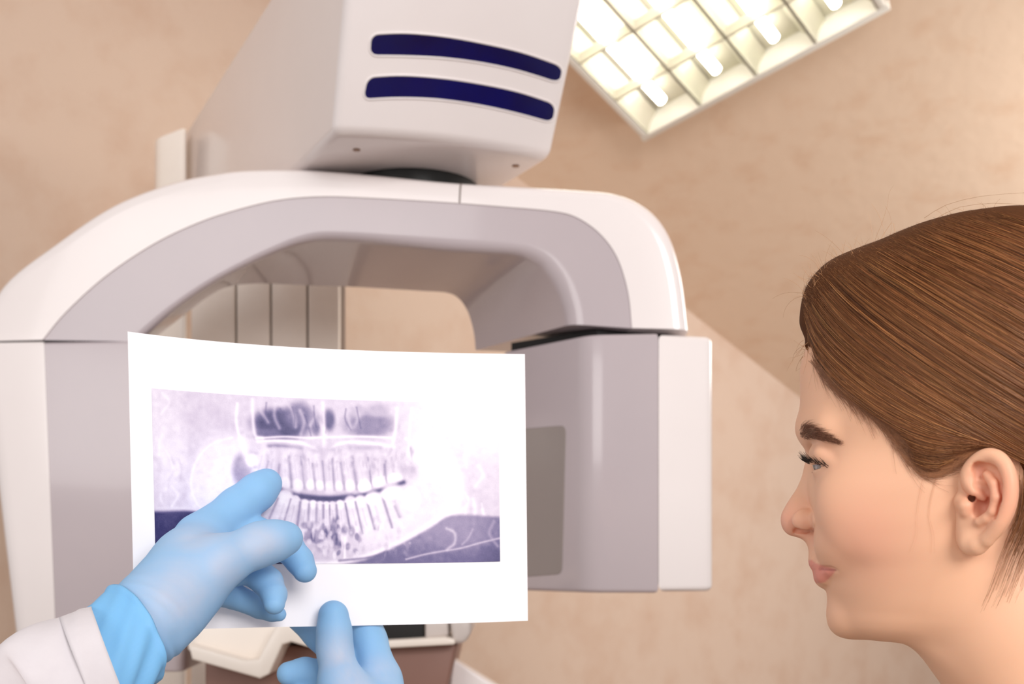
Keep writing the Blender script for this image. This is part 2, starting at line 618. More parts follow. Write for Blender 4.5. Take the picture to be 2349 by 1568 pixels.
for a in SS:
    Of, Bf, If = front(a[0], a[1]), front(a[2], a[3]), front(a[4], a[5])
    Ib = front(a[6], a[7], 0.25)
    cin = front(860, 800)
    inw = cin - Of
    Ob = Of + fn * 0.25 + inw / np.linalg.norm(inw) * 0.02
    white_rows.append([Bf + fn * 0.004, Bf] + fillet(Bf, Of, Ob, 0.022, 7) + fillet(Of, Ob, Ib, 0.02, 5) + [0.5 * (Ob + Ib)])
    Bg = Bf + fn * 0.0022
    grey_rows.append([Bg + (Bf - If) * 0.02, Bg] + fillet(Bg, If, Ib, 0.020, 8) + [Ib, 0.5 * (Ob + Ib)])


def shell(name, rows, mat):
    v, f = loft(rows)
    m = len(rows[0])
    f.append(tuple(range(m)))
    f.append(tuple(range(len(v) - m, len(v))))
    return fix_normals(mesh_obj(name, v, f, mat, mach, angle=35))


arm_w = shell('c_arm_white_shell', white_rows, M['white'])
arm_g = shell('c_arm_grey_shell', grey_rows, M['grey'])
arm_g['label'] = 'grey inner shell of the C-shaped arm'
# seam across the white band
k = 9 * 6 + 1
sa, sb = np.array(white_rows[k]), np.array(white_rows[k + 1])
seam = sa + (sb - sa) * 0.0
sdir = tdir * 0.0011
outw = np.array([0, 0, 1.0])
v, f = loft([[p - fn * 0.0006 + outw * 0.0004 - sdir for p in seam[1:10]], [p - fn * 0.0006 + outw * 0.0004 + sdir for p in seam[1:10]]])
mesh_obj('arm_seam', v, f, M['groove'], mach)

# right block
zt, zb = CAMP[2] + 0.303, CAMP[2] - 0.0535
pl = lambda u, d: np.array([(u - CX) / FPX * d, d, 0.0])
FLr, Br, FRr = pl(1350, 1.745), pl(1510, 1.735), pl(1634, 1.755)
side = np.array([-0.109, 0.135, 0.0])
Bk = FLr + side * 1.15
Bb = Br + fn * 0.24
FRb = FRr + fn * 0.21
up3 = lambda p, z: np.array([p[0], p[1], z])
plan = round_poly([FLr, Br, Bb, Bk], [0.022, 0, 0, 0.02])
prism('tube_block_grey', [up3(p, zb) for p in plan], [up3(p, zt) for p in plan], M['grey'], mach, 0.006)
plan = round_poly([Br + tdir * 0.0006, FRr, FRb, Bb + tdir * 0.0006], [0, 0.012, 0.02, 0])
prism('tube_block_white', [up3(p, zb + 0.002) for p in plan], [up3(p, zt - 0.001) for p in plan], M['white'], mach, 0.008)
# dark gap plate between the arm and the block
plan = [FLr + fn * 0.03 + tdir * 0.01, FRr - tdir * 0.06 + fn * 0.03, FRb - tdir * 0.06, Bk + tdir * 0.02 - fn * 0.01]
prism('gap_plate', [up3(p, zt - 0.002) for p in plan], [up3(p, zt + 0.012) for p in plan], M['gap'], mach, 0)
# beam window on the slanted side of the block
sd = side / np.linalg.norm(side)
sn = np.array([sd[1], -sd[0], 0.0])
if sn @ (CAMP - FLr) < 0:
    sn = -sn


def onside(u, v):
    r = ray(u, v)
    return CAMP + r * (((FLr - CAMP) @ sn) / (r @ sn))


wp = round_poly([onside(1165, 985), onside(1299, 975), onside(1290, 1316), onside(1165, 1325)], 0.012)
prism('beam_window', [p - sn * 0.002 for p in wp], [p + sn * 0.0012 for p in wp], M['window'], mach, 0.0005, 1)

# left block, tapering downwards
ztl, zbl = CAMP[2] + 0.3095, CAMP[2] - 0.17
dl, db = 1.85, 2.08
topw = [pl(-58, dl), pl(101, dl - 0.011), pl(101, dl - 0.011) + fn * 0.2, pl(-58, dl) + fn * 0.2]
botw = [pl(32, dl), pl(131, dl - 0.011), pl(131, dl - 0.011) + fn * 0.2, pl(32, dl) + fn * 0.2]
rt, rb = round_poly(topw, [0.03, 0, 0, 0.03]), round_poly(botw, [0.03, 0, 0, 0.03])
prism('sensor_block_white', [up3(p, zbl) for p in rb], [up3(p, ztl) for p in rt], M['white'], mach, 0.006)
topg = [pl(101.8, dl - 0.0105), pl(420, dl - 0.03), pl(470, dl + 0.14), pl(101.8, dl - 0.0105) + fn * 0.2]
botg = [pl(131.8, dl - 0.0105), pl(420, dl - 0.03), pl(470, dl + 0.14), pl(131.8, dl - 0.0105) + fn * 0.2]
rt, rb = round_poly(topg, [0, 0.02, 0.02, 0]), round_poly(botg, [0, 0.02, 0.02, 0])
prism('sensor_block_grey', [up3(p, zbl) for p in rb], [up3(p, ztl - 0.0015) for p in rt], M['grey'], mach, 0.004)
gp = [topw[0] + fn * 0.01 + tdir * 0.02, pl(330, dl - 0.02) + fn * 0.012, pl(330, dl - 0.02) + fn * 0.16, topw[3] + tdir * 0.02 - fn * 0.02]
prism('gap_plate', [up3(p, ztl - 0.004) for p in gp], [up3(p, ztl + 0.008) for p in gp], M['gap'], mach, 0)

# overhead arm head
bv = np.array([-0.438, 0.899, 0.0])
rv = np.array([0.899, 0.438, 0.0])
zh0, zh1 = CAMP[2] + 0.555, CAMP[2] + 0.845
FLb, FRb_, = np.array([-0.236, 1.672, 0.0]), np.array([0.056, 1.780, 0.0])
FLt, FRt = np.array([-0.184, 1.524, 0.0]), np.array([0.122, 1.640, 0.0])


def head_plan(fl_, fr_, ext, bul):
    d = fr_ - fl_
    nrm = np.array([d[1], -d[0], 0.0]) / np.linalg.norm(d)
    arc = [fl_ + d * t + nrm * bul * (1 - (2 * t - 1) ** 2) for t in np.linspace(0, 1, 15)]
    bl, br = FLb + bv * ext, FLb + bv * ext + rv * 0.315
    pts = [bl] + arc + [br]
    return fillet(br, bl, arc[0], 0.03, 4) + fillet(bl, arc[0], arc[1], 0.016, 5)[0:5] + arc[1:-1] + fillet(arc[-2], arc[-1], br, 0.022, 5) + fillet(arc[-1], br, bl, 0.03, 4)


hb, ht = head_plan(FLb, FRb_, 1.02, 0.022), head_plan(FLt, FRt, 1.02, 0.03)
head = prism('overhead_arm', [up3(p, zh0) for p in hb], [up3(p, zh1) for p in ht], M['white'], mach, 0.042, 7, 50)
moff = np.array(mach.location)


def bvh_of(o):
    bm = bmesh.new()
    bm.from_mesh(o.data)
    t = BVHTree.FromBMesh(bm)
    bm.free()
    return t


hbv = bvh_of(head)


def cast_on(tree, u, v):
    r = ray(u, v)
    h = tree.ray_cast(Vector(tuple(CAMP - moff)), Vector(tuple(r)).normalized())
    if h[0] is None:
        h = tree.find_nearest(Vector(tuple(CAMP + r * 1.66 - moff)))
    return np.array(h[0]) + moff, np.array(h[1])


slots = [([(850, 78), (930, 75), (1020, 83), (1110, 99), (1200, 120), (1292, 152)], [(847, 128), (925, 129), (1010, 133), (1100, 144), (1190, 163), (1284, 192)]),
         ([(842, 176), (920, 172), (1010, 178), (1100, 191), (1190, 210), (1275, 238)], [(831, 229), (910, 225), (1000, 228), (1090, 240), (1180, 259), (1268, 283)])]
for top, bot in slots:
    t_, b_ = catmull(top, 5), catmull(bot, 5)
    n_ = len(t_)
    W = 430.0
    ring = []
    # rounded outline in slot space
    cs = np.linspace(0, math.pi / 2, 6)
    ra, rb2 = 0.045, 0.36
    pts = [(ra - ra * math.sin(c), rb2 - rb2 * math.cos(c)) for c in cs[::-1]]
    pts += [(1 - ra + ra * math.sin(c), rb2 - rb2 * math.cos(c)) for c in cs]
    pts = [(x, y) for x, y in pts]
    mid = list(np.linspace(ra, 1 - ra, 22))[1:-1]
    outline = [(ra - ra * math.sin(c), rb2 - rb2 * math.cos(c)) for c in cs[::-1]] + [(x, 0.0) for x in mid] + \
              [(1 - ra + ra * math.sin(c), rb2 - rb2 * math.cos(c)) for c in cs] + \
              [(1 - ra + ra * math.sin(c), 1 - rb2 + rb2 * math.cos(c)) for c in cs[::-1]] + [(x, 1.0) for x in mid[::-1]] + \
              [(ra - ra * math.sin(c), 1 - rb2 + rb2 * math.cos(c)) for c in cs]

    def sp(s, t):
        f_ = s * (n_ - 1)
        i_ = min(int(f_), n_ - 2)
        w_ = f_ - i_
        pt = t_[i_] * (1 - w_) + t_[i_ + 1] * w_
        pb = b_[i_] * (1 - w_) + b_[i_ + 1] * w_
        return pt * (1 - t) + pb * t
    pos, nor = [], []
    for s, t in outline:
        q = sp(s, t)
        p_, nn_ = cast_on(hbv, q[0], q[1])
        pos.append(p_)
        nor.append(nn_)
    nav = np.mean(nor, axis=0)
    nav /= np.linalg.norm(nav)
    cpos = [cast_on(hbv, *sp(s, 0.5))[0] for s, t in outline]
    n = len(pos)

    def ribbon(offs):
        return [p_ + nav * offs for p_ in pos]
    # panel: strip between upper and lower outline halves, sunk behind the shell
    half = n // 2
    up_, lo_ = pos[:half], pos[half:][::-1]
    rows = [[p_ + nav * 0.0007 for p_ in up_], [0.5 * (a + b) + nav * 0.0009 for a, b in zip(up_, lo_)], [p_ + nav * 0.0007 for p_ in lo_]]
    v, f = loft(rows)
    fix_normals(mesh_obj('indicator_strip', v, f, M['blue'], head if False else mach))
    # moulded lip round the strip
    lip = []
    for a in range(n):
        tg = pos[(a + 1) % n] - pos[a - 1]
        tg /= np.linalg.norm(tg) + 1e-9
        sdn = np.cross(tg, nav)
        lip.append([pos[a] + (sdn * math.cos(x) + nav * math.sin(x)) * 0.0016 for x in np.linspace(0, 2 * math.pi, 8, endpoint=False)])
    lip.append(lip[0])
    v, f = loft(lip, close=True)
    fix_normals(mesh_obj('strip_lip', v, f, M['white'], mach))
for u, v_ in ((818, 343), (1183, 380)):
    p_, nn_ = cast_on(hbv, u, v_)
    if p_ is not None:
        tube_obj('screw', [p_ - nn_ * 0.002, p_ + nn_ * 0.0012], 0.0052, M['screw'], mach, 12)
bc = np.array([-0.150, 1.915, 0.0])
tube_obj('bearing_ring', [up3(bc, CAMP[2] + 0.49), up3(bc, CAMP[2] + 0.53), up3(bc, CAMP[2] + 0.562)], 0.098, M['black'], mach, 48)

# column with grooved face, rear post
cd = 2.24
cl, cr = pl(436, cd), pl(781, cd + 0.02)
cdir = (cr - cl) / np.linalg.norm(cr - cl)
cb = np.array([-cdir[1], cdir[0], 0]) * 0.16
zc1 = CAMP[2] + 0.56
edges = [436, 541, 621, 705, 781]
for a, b in zip(edges[:-1], edges[1:]):
    p0, p1 = pl(a, cd + 0.02 * (a - 436) / 345), pl(b, cd + 0.02 * (b - 436) / 345)
    g = cdir * 0.0014
    bot = [p0 + g, p1 - g, p1 - g + cb * 0.2, p0 + g + cb * 0.2]
    prism('column_panel', [up3(p, 0.05) for p in bot], [up3(p, zc1) for p in bot], M['cream'], mach, 0.004)
bot = [cl + cb * 0.12 + cdir * 0.002, cr + cb * 0.12 - cdir * 0.002, cr + cb, cl + cb]
prism('column_body', [up3(p, 0.0) for p in bot], [up3(p, zc1) for p in bot], M['groove'], mach, 0.004)
pd = 2.46
bot = round_poly([pl(356, pd), pl(428, pd - 0.02), pl(428, pd - 0.02) + np.array([-0.02, 0.07, 0]), pl(356, pd) + np.array([-0.02, 0.07, 0])], 0.018)
zp = CAMP[2] + (HZ - 318) / FPX * pd
prism('rear_post', [up3(p, 0.0) for p in bot], [up3(p, zp + 0.25 * (p[0] - bot[0][0])) for p in bot], M['cream'], mach, 0.004)
bl = [np.array([-0.72, 2.1, 0]), np.array([-0.2, 2.1, 0]), np.array([-0.2, 2.45, 0]), np.array([-0.6, 2.55, 0])]
prism('base_plate', [up3(p, 0.0) for p in bl], [up3(p, 0.06) for p in bl], M['grey'], mach, 0.01)


# patient table below
def facing(name, px, d0, depth, mat, bevel=0.003):
    a = [P(u, v, d0) for u, v in px]
    b = [p + np.array([0, depth, 0]) for p in a]
    return prism(name, a, b, mat, mach, bevel)


facing('table_tray', [(430, 1424), (655, 1420), (608, 1520), (585, 1532), (430, 1492)], 1.80, 0.30, M['cream'], 0.004)
facing('table_rim', [(432, 1478), (560, 1514), (592, 1512), (632, 1436), (646, 1424), (690, 1430), (760, 1490), (760, 1500), (668, 1472), (648, 1478), (618, 1545), (596, 1556), (440, 1512)], 1.76, 0.26, M['cream'], 0.006)
facing('table_body', [(470, 1515), (590, 1552), (650, 1480), (900, 1500), (900, 1760), (470, 1760)], 1.82, 0.24, M['brown'], 0.004)
facing('table_body', [(880, 1478), (1050, 1472), (1022, 1600), (1000, 1760), (880, 1760)], 1.80, 0.30, M['brown'], 0.006)
facing('table_rail', [(860, 1470), (1020, 1461), (1044, 1466), (1044, 1478), (860, 1488)], 1.77, 0.33, M['cream'], 0.003)
facing('table_screen', [(860, 1420), (972, 1420), (972, 1464), (860, 1470)], 1.80, 0.03, M['gap'], 0.002)
facing('table_clamp', [(975, 1418), (1030, 1418), (1030, 1458), (975, 1464)], 1.80, 0.06, M['silver'], 0.004)
facing('table_end', [(1030, 1415), (1082, 1412), (1080, 1455), (1066, 1474), (1040, 1478)], 1.785, 0.3, M['silver'], 0.006)
facing('side_handle', [(1040, 1512), (1160, 1586), (1160, 1760), (1006, 1760)], 1.86, 0.05, M['white'], 0.004)

# ------------------------------------------------------------------ x-ray print on curved paper
PU = np.array([293, 450, 600, 800, 1000, 1204.0])
PT = np.array([760, 778, 791, 802.5, 808, 812.0])
PD = np.array([0.886, 0.916, 0.943, 0.9636, 0.979, 0.997])
pf_t, pf_d = np.polyfit(PU, PT, 3), np.polyfit(PU, PD, 3)


def paper_pt(s, t, off=0.0):
    """s 0..1 along the sheet, t 0..1 down; off towards the camera"""
    s, t = np.asarray(s, float), np.asarray(t, float)
    u0 = 293 + 911 * s
    d = np.polyval(pf_d, u0)
    vt = np.polyval(pf_t, u0)
    z = (HZ - vt) / FPX * d - 0.21 * t
    lean = (16 - 9 * s) * t
    x = (u0 + lean - CX) / FPX * d
    p = np.stack([x, d + 0 * t, CAMZ + z], -1)
    n = np.array([0.35, -1.0, 0.0]) / math.hypot(0.35, 1)
    return p + n * off


def sheet(s0, s1, t0, t1, ns, nt, off):
    S, T = np.meshgrid(np.linspace(s0, s1, ns), np.linspace(t0, t1, nt))
    v = paper_pt(S.ravel(), T.ravel(), off)
    i = np.arange(ns * nt).reshape(nt, ns)
    q = np.stack([i[:-1, :-1], i[1:, :-1], i[1:, 1:], i[:-1, 1:]], -1).reshape(-1, 4)
    return v, q, S.ravel(), T.ravel()


v, q, _, _ = sheet(0, 1, 0, 1, 60, 30, 0)
paper = mesh_obj('xray_print', v, q, M['paper'])
sm = paper.modifiers.new('thickness', 'SOLIDIFY')
sm.thickness = 0.0003
sm.offset = -1
paper.modifiers.new('crisp_edges', 'EDGE_SPLIT').split_angle = math.radians(40)
paper['label'] = 'white paper sheet with a panoramic dental x-ray, held up by gloved hands'
paper['category'] = 'paper sheet'


def paint(nx, ny):
    """grey values of the panoramic radiograph; drawn in the frame of a 2349 x 1232 view of the printed area"""
    Xp, Yp = np.meshgrid(np.linspace(0, 1, nx), np.linspace(0, 1, ny))
    X = 40 + Xp * 2268
    top = 28 + 98 * np.clip(X / 2349, 0, 1) ** 0.8
    bot = 1212 - 50 * X / 2349
    Y = top + Yp * (bot - top)
    g = np.full(X.shape, 0.755)

    def sm(a, b, x):
        t = np.clip((x - a) / (b - a), 0, 1)
        return t * t * (3 - 2 * t)

    def ell(cx, cy, rx, ry, val, soft=0.25, ang=0.0, amt=1.0):
        nonlocal g
        c, s = math.cos(ang), math.sin(ang)
        x, y = (X - cx) * c + (Y - cy) * s, -(X - cx) * s + (Y - cy) * c
        r = np.sqrt((x / rx) ** 2 + (y / ry) ** 2)
        m = (1 - sm(1 - soft, 1 + soft, r)) * amt
        g = g * (1 - m) + val * m

    def line(pts, w, val, amt=1.0, sub=8):
        nonlocal g
        c = catmull(pts, sub)
        lo, hi = c.min(0) - 3 * w, c.max(0) + 3 * w
        m = (X > lo[0]) & (X < hi[0]) & (Y > lo[1]) & (Y < hi[1])
        if not m.any():
            return
        x, y = X[m], Y[m]
        dm = np.full(x.shape, 1e9)
        for a, b in zip(c[:-1], c[1:]):
            d = b - a
            t = np.clip(((x - a[0]) * d[0] + (y - a[1]) * d[1]) / (d @ d + 1e-9), 0, 1)
            dm = np.minimum(dm, (x - a[0] - t * d[0]) ** 2 + (y - a[1] - t * d[1]) ** 2)
        k = np.exp(-dm / (w * w)) * amt
        g[m] = g[m] * (1 - k) + val * k

    def tooth(x0, y0, x1, y1, w, val, amt=0.8):
        # crown at (x0, y0), root tip at (x1, y1)
        line([(x0, y0), (0.5 * (x0 + x1), 0.5 * (y0 + y1)), (x1, y1)], w * 0.55, val, amt * 0.75, 4)
        ell(x0, y0, w * 0.62, w * 0.75, val, 0.3, 0, amt)
        line([(x0 + (x1 - x0) * 0.25, y0 + (y1 - y0) * 0.25), (x0 + (x1 - x0) * 0.85, y0 + (y1 - y0) * 0.85)], w * 0.12, val - 0.22, 0.55, 2)

    g += 0.16 * sm(1400, 2250, X) * sm(620, 120, Y)                  # overexposed upper right
    g += 0.08 * sm(330, 60, X) * sm(600, 100, Y)
    # shoulders and soft tissue
    ell(150, 480, 110, 260, 0.86, 0.4)
    ell(430, 230, 130, 90, 0.70, 0.5)
    ell(400, 330, 90, 160, 0.74, 0.6)
    ell(1900, 260, 150, 90, 0.86, 0.6)
    for _ in range(16):
        cx, cy = rng.uniform(40, 230), rng.uniform(60, 760)
        line([(cx, cy), (cx + rng.uniform(-40, 60), cy + 60), (cx + rng.uniform(-30, 70), cy + 140)], rng.uniform(6, 20), rng.uniform(0.66, 0.97), 0.6)
        cx, cy = rng.uniform(2080, 2300), rng.uniform(140, 900)
        line([(cx, cy), (cx + rng.uniform(-50, 40), cy + 60), (cx + rng.uniform(-50, 30), cy + 130)], rng.uniform(6, 20), rng.uniform(0.78, 1.0), 0.6)
    # ascending rami
    ell(455, 640, 185, 310, 0.86, 0.22, 0.18)
    ell(500, 640, 110, 230, 0.90, 0.35, 0.2)
    line([(560, 350), (420, 400), (320, 520), (285, 660), (310, 780), (370, 860)], 9, 0.96, 0.6)
    ell(1880, 640, 190, 320, 0.93, 0.25, -0.25)
    line([(1700, 350), (1850, 410), (1990, 520), (2060, 660), (2030, 790), (1960, 880)], 10, 0.98, 0.7)
    ell(635, 560, 75, 120, 0.50, 0.35, 0.1)
    ell(1715, 590, 62, 85, 0.72, 0.4)
    # nasal cavity and sinuses
    ell(1160, 240, 470, 150, 0.74, 0.35)
    ell(880, 255, 185, 105, 0.16, 0.35, 0.05)
    ell(790, 330, 80, 40, 0.30, 0.5)
    ell(1000, 190, 90, 80, 0.34, 0.5)
    ell(1460, 255, 160, 85, 0.42, 0.4)
    ell(1195, 225, 42, 70, 0.25, 0.5)
    ell(1110, 250, 30, 80, 0.36, 0.5)
    ell(1520, 160, 70, 45, 0.62, 0.5)
    ell(1390, 165, 50, 40, 0.62, 0.5)
    for a, b in ((760, 120), (850, 160), (930, 150), (1010, 200), (1070, 140), (1130, 180), (1280, 160), (1350, 150)):
        line([(a, b - 40), (a + rng.uniform(-10, 50), b + 40), (a + rng.uniform(0, 70), b + 120)], 14, 0.80, 0.45)
        line([(a + 30, b - 10), (a + rng.uniform(20, 60), b + 60), (a + rng.uniform(30, 70), b + 130)], 7, 0.2, 0.4)
    line([(1160, 110), (1165, 260), (1160, 400)], 14, 0.95, 0.7)
    line([(600, 120), (590, 230), (610, 350), (640, 420)], 10, 0.97, 0.75)
    line([(700, 90), (700, 220), (712, 330), (760, 350)], 13, 0.94, 0.7)
    line([(1645, 150), (1635, 280), (1610, 400)], 12, 0.97, 0.7)
    line([(1740, 150), (1725, 300), (1720, 420)], 9, 0.97, 0.5)
    line([(720, 352), (900, 338), (1060, 345), (1160, 340), (1400, 335), (1620, 345)], 9, 0.95, 0.75)
    line([(730, 372), (860, 366), (1000, 376), (1070, 402), (1115, 425)], 12, 0.98, 0.85)
    line([(1210, 415), (1260, 385), (1340, 372), (1500, 384), (1620, 405)], 12, 0.98, 0.85)
    line([(800, 402), (880, 400), (1010, 415)], 15, 0.36, 0.75)
    line([(1330, 410), (1430, 412), (1530, 412)], 17, 0.56, 0.7)
    line([(1215, 425), (1275, 450)], 14, 0.35, 0.6)
    # bone round the teeth
    ell(1180, 560, 520, 150, 0.64, 0.3)
    line([(620, 370), (650, 460), (680, 520)], 34, 0.97, 0.85)
    ell(690, 500, 40, 40, 0.96, 0.4)
    # upper teeth
    ut = [(720, 600, 760, 450, 70), (800, 625, 830, 470, 60), (905, 650, 905, 450, 55), (985, 665, 960, 440, 58), (1072, 660, 1060, 450, 50),
          (1130, 665, 1110, 470, 48), (1197, 680, 1190, 455, 62), (1255, 668, 1240, 470, 46), (1330, 665, 1300, 450, 58), (1420, 665, 1390, 470, 66),
          (1520, 635, 1510, 460, 80), (1620, 610, 1600, 455, 84)]
    for t in ut:
        tooth(*t, rng.uniform(0.86, 0.97))
    for a, b in zip(ut[:-1], ut[1:]):
        line([(0.5 * (a[0] + b[0]), 0.5 * (a[1] + b[1]) + 20), (0.5 * (a[2] + b[2]), 0.5 * (a[3] + b[3]) + 30 + rng.uniform(-30, 40))], rng.uniform(6, 13), rng.uniform(0.36, 0.56), 0.55, 2)
    ell(1425, 672, 44, 38, 1.0, 0.3)
    ell(1625, 620, 48, 42, 0.99, 0.3)
    ell(1520, 640, 40, 34, 0.98, 0.3)
    line([(1565, 500), (1555, 590)], 10, 0.48, 0.6, 2)
    # lower jaw
    ell(1210, 950, 470, 240, 0.70, 0.25)
    ell(1650, 850, 330, 190, 0.86, 0.35, -0.55)
    # bite gap
    line([(700, 600), (760, 650), (880, 695), (990, 735), (1090, 750), (1190, 752), (1300, 745), (1400, 728), (1500, 700), (1590, 672), (1680, 640)], 17, 0.13, 0.92)
    line([(1010, 738), (1180, 752), (1330, 738)], 20, 0.12, 0.85)
    # lower teeth
    lt = [(800, 760, 740, 900, 78), (905, 750, 850, 930, 80), (970, 765, 930, 930, 46), (1030, 790, 1015, 960, 44), (1085, 790, 1075, 960, 38), (1130, 795, 1125, 940, 36),
          (1172, 795, 1170, 940, 34), (1212, 795, 1215, 940, 36), (1262, 790, 1275, 950, 42), (1330, 775, 1370, 950, 62), (1395, 770, 1440, 950, 60),
          (1480, 760, 1530, 930, 84), (1605, 725, 1670, 890, 110)]
    for t in lt:
        tooth(*t, rng.uniform(0.86, 0.96))
    for a, b in zip(lt[:-1], lt[1:]):
        line([(0.5 * (a[0] + b[0]), 0.5 * (a[1] + b[1])), (0.5 * (a[2] + b[2]), 0.5 * (a[3] + b[3]) + rng.uniform(-30, 40))], rng.uniform(6, 11), rng.uniform(0.22, 0.42), 0.6, 2)
    ell(1600, 715, 68, 40, 0.98, 0.3, -0.25)
    ell(1475, 752, 50, 36, 0.97, 0.3, -0.2)
    line([(1620, 800), (1650, 870)], 10, 0.5, 0.6, 2)
    ell(1730, 750, 62, 75, 0.99, 0.2)
    # chin: mottled dark
    for _ in range(60):
        cx, cy = rng.normal(1200, 90), rng.normal(1010, 55)
        ell(cx, cy, rng.uniform(9, 26), rng.uniform(16, 46), rng.uniform(0.16, 0.5), 0.5, rng.uniform(-0.5, 0.5), 0.6)
    for _ in range(26):
        cx, cy = rng.normal(1190, 90), rng.normal(1020, 70)
        ell(cx, cy, rng.uniform(8, 22), rng.uniform(14, 40), rng.uniform(0.8, 0.95), 0.5, 0, 0.6)
    line([(1290, 1010), (1285, 1150)], 8, 0.97, 0.7, 2)
    # shade below the jaw, then the bright jaw rim
    jaw = catmull([(60, 850), (330, 850), (520, 960), (700, 1080), (900, 1160), (1150, 1190), (1400, 1150), (1650, 1040), (1850, 930), (2000, 850), (2320, 862)], 10)
    jy = np.interp(X, jaw[:, 0], jaw[:, 1])
    under = sm(-8, 26, Y - jy)
    dark = np.where(X < 1000, 0.09 + 0.05 * np.sin(X / 90), 0.30 + 0.16 * sm(1250, 1950, X) * sm(1170, 960, Y) - 0.12 * sm(2100, 2320, X))
    g = g * (1 - under) + dark * under
    line([(60, 836), (200, 832), (335, 834)], 9, 0.84, 0.7)
    line([(900, 1165), (1150, 1185), (1400, 1140), (1650, 1030), (1850, 915), (1990, 820)], 17, 0.93, 0.9)
    line([(1960, 945), (2010, 975), (2010, 1040), (1960, 1085)], 11, 0.74, 0.7)
    line([(2130, 950), (2100, 1010), (2060, 1050)], 8, 0.62, 0.6)
    line([(1690, 1150), (1800, 1120), (1900, 1100), (2050, 1075), (2180, 1040), (2310, 1010)], 7, 0.72, 0.7)
    line([(1560, 1100), (1450, 1140), (1250, 1165)], 10, 0.2, 0.6)
    line([(2270, 900), (2240, 980), (2290, 1060)], 12, 0.6, 0.5)
    for _ in range(260):                                       # mottled bone
        cx, cy = rng.uniform(700, 1750), rng.choice([rng.uniform(420, 560), rng.uniform(880, 1120)])
        ell(cx, cy, rng.uniform(6, 16), rng.uniform(10, 34), rng.uniform(0.45, 0.95), 0.6, rng.uniform(-0.4, 0.4), 0.28)
    # grain
    lo = rng.normal(0, 1, (ny // 6 + 2, nx // 6 + 2))
    yi, xi = np.linspace(0, lo.shape[0] - 1.01, ny), np.linspace(0, lo.shape[1] - 1.01, nx)
    y0, x0 = yi.astype(int), xi.astype(int)
    fy, fx = (yi - y0)[:, None], (xi - x0)[None, :]
    nz = lo[y0][:, x0] * (1 - fy) * (1 - fx) + lo[y0 + 1][:, x0] * fy * (1 - fx) + lo[y0][:, x0 + 1] * (1 - fy) * fx + lo[y0 + 1][:, x0 + 1] * fy * fx
    g += 0.02 * nz + rng.normal(0, 0.012, g.shape)
    # the print fades out to the upper right
    g += 0.10 * sm(1500, 2300, X) * sm(900, 200, Y)
    return np.clip(g, 0, 1)


NXP, NYP = 560, 264
v, q, _, _ = sheet((345 - 293) / 911, (1141 - 293) / 911, 0.182, 0.775, NXP, NYP, 0.0004)
prt = mesh_obj('xray_image', v, q, M['print'], paper)
g = paint(NXP, NYP).ravel()
ks = np.array([0, 0.12, 0.3, 0.5, 0.7, 0.85, 1.0])
ramp = np.array([lin(c) for c in ((30, 26, 74), (52, 48, 100), (104, 96, 140), (160, 148, 180), (206, 194, 216), (233, 224, 240), (253, 250, 255))])
set_col(prt, np.stack([np.interp(g, ks, ramp[:, i]) for i in range(3)], 1))
prt['label'] = 'printed grey panoramic x-ray of teeth and jaws'

# ------------------------------------------------------------------ person in white coat: gloves and sleeve
doc = thing('person', 'person in white coat and blue gloves, pointing at and holding the x-ray sheet', 'person', tuple(P(-250, 1700, 0.66)))


def hand_grid(chains, blobs, lo, hi, h=0.0011):
    g = Grid(lo, hi, h)
    for pts, k in chains:
        g.chain([P(u, v, d) for u, v, d, r in pts], [R(r, d) for u, v, d, r in pts], k)
    return g


def glove_col(v, pale):
    """blue rubber, paler and more lavender where it is stretched over the hand"""
    base = np.array(lin((136, 184, 226)))
    thin = np.array(lin((186, 192, 210)))
    w = np.zeros(len(v))
    for c, r, a in pale:
        w = np.maximum(w, a * np.exp(-np.sum((v - c) ** 2, 1) / (r * r)))
    nz = 0
    for i in range(10):
        kx = rng.normal(0, 1, 3) * (120 + 90 * i)
        nz = nz + np.sin(v @ kx + rng.uniform(0, 6)) / (1 + 0.4 * i)
    w = np.clip(w * (1 + 0.10 * nz), 0, 1)
    return base * (1 - w[:, None]) + thin * w[:, None]


point = [
    ([(252, 1515, 0.797, 78), (330, 1432, 0.822, 93), (425, 1335, 0.852, 94)], 0.008),            # wrist to palm
    ([(366, 1396, 0.83, 92), (440, 1290, 0.868, 78), (470, 1245, 0.886, 62)], 0.012),              # back of the hand
    ([(462, 1236, 0.889, 60), (546, 1163, 0.915, 43), (590, 1128, 0.925, 39), (613, 1108, 0.931, 34)], 0.008),   # index
    ([(400, 1375, 0.838, 82), (500, 1290, 0.850, 58), (596, 1248, 0.864, 46), (636, 1238, 0.870, 40), (661, 1233, 0.874, 33)], 0.009),  # thumb
    ([(480, 1260, 0.893, 52), (592, 1228, 0.916, 40), (662, 1256, 0.925, 34), (686, 1284, 0.920, 31), (699, 1308, 0.914, 28)], 0.004),  # middle
    ([(470, 1310, 0.885, 50), (572, 1300, 0.900, 38), (614, 1335, 0.894, 35), (628, 1362, 0.886, 30), (629, 1384, 0.881, 25)], 0.0022),  # ring
    ([(455, 1340, 0.880, 44), (535, 1366, 0.912, 30), (596, 1392, 0.924, 26), (624, 1402, 0.922, 23), (640, 1408, 0.920, 17)], 0.0022)]   # little
allp = np.array([P(u, v, d) for ch, k in point for u, v, d, r in ch])
G = hand_grid(point, [], allp.min(0) - 0.045, allp.max(0) + 0.03)
# drop what lies inside the sleeve
v, q = G.mesh(2)


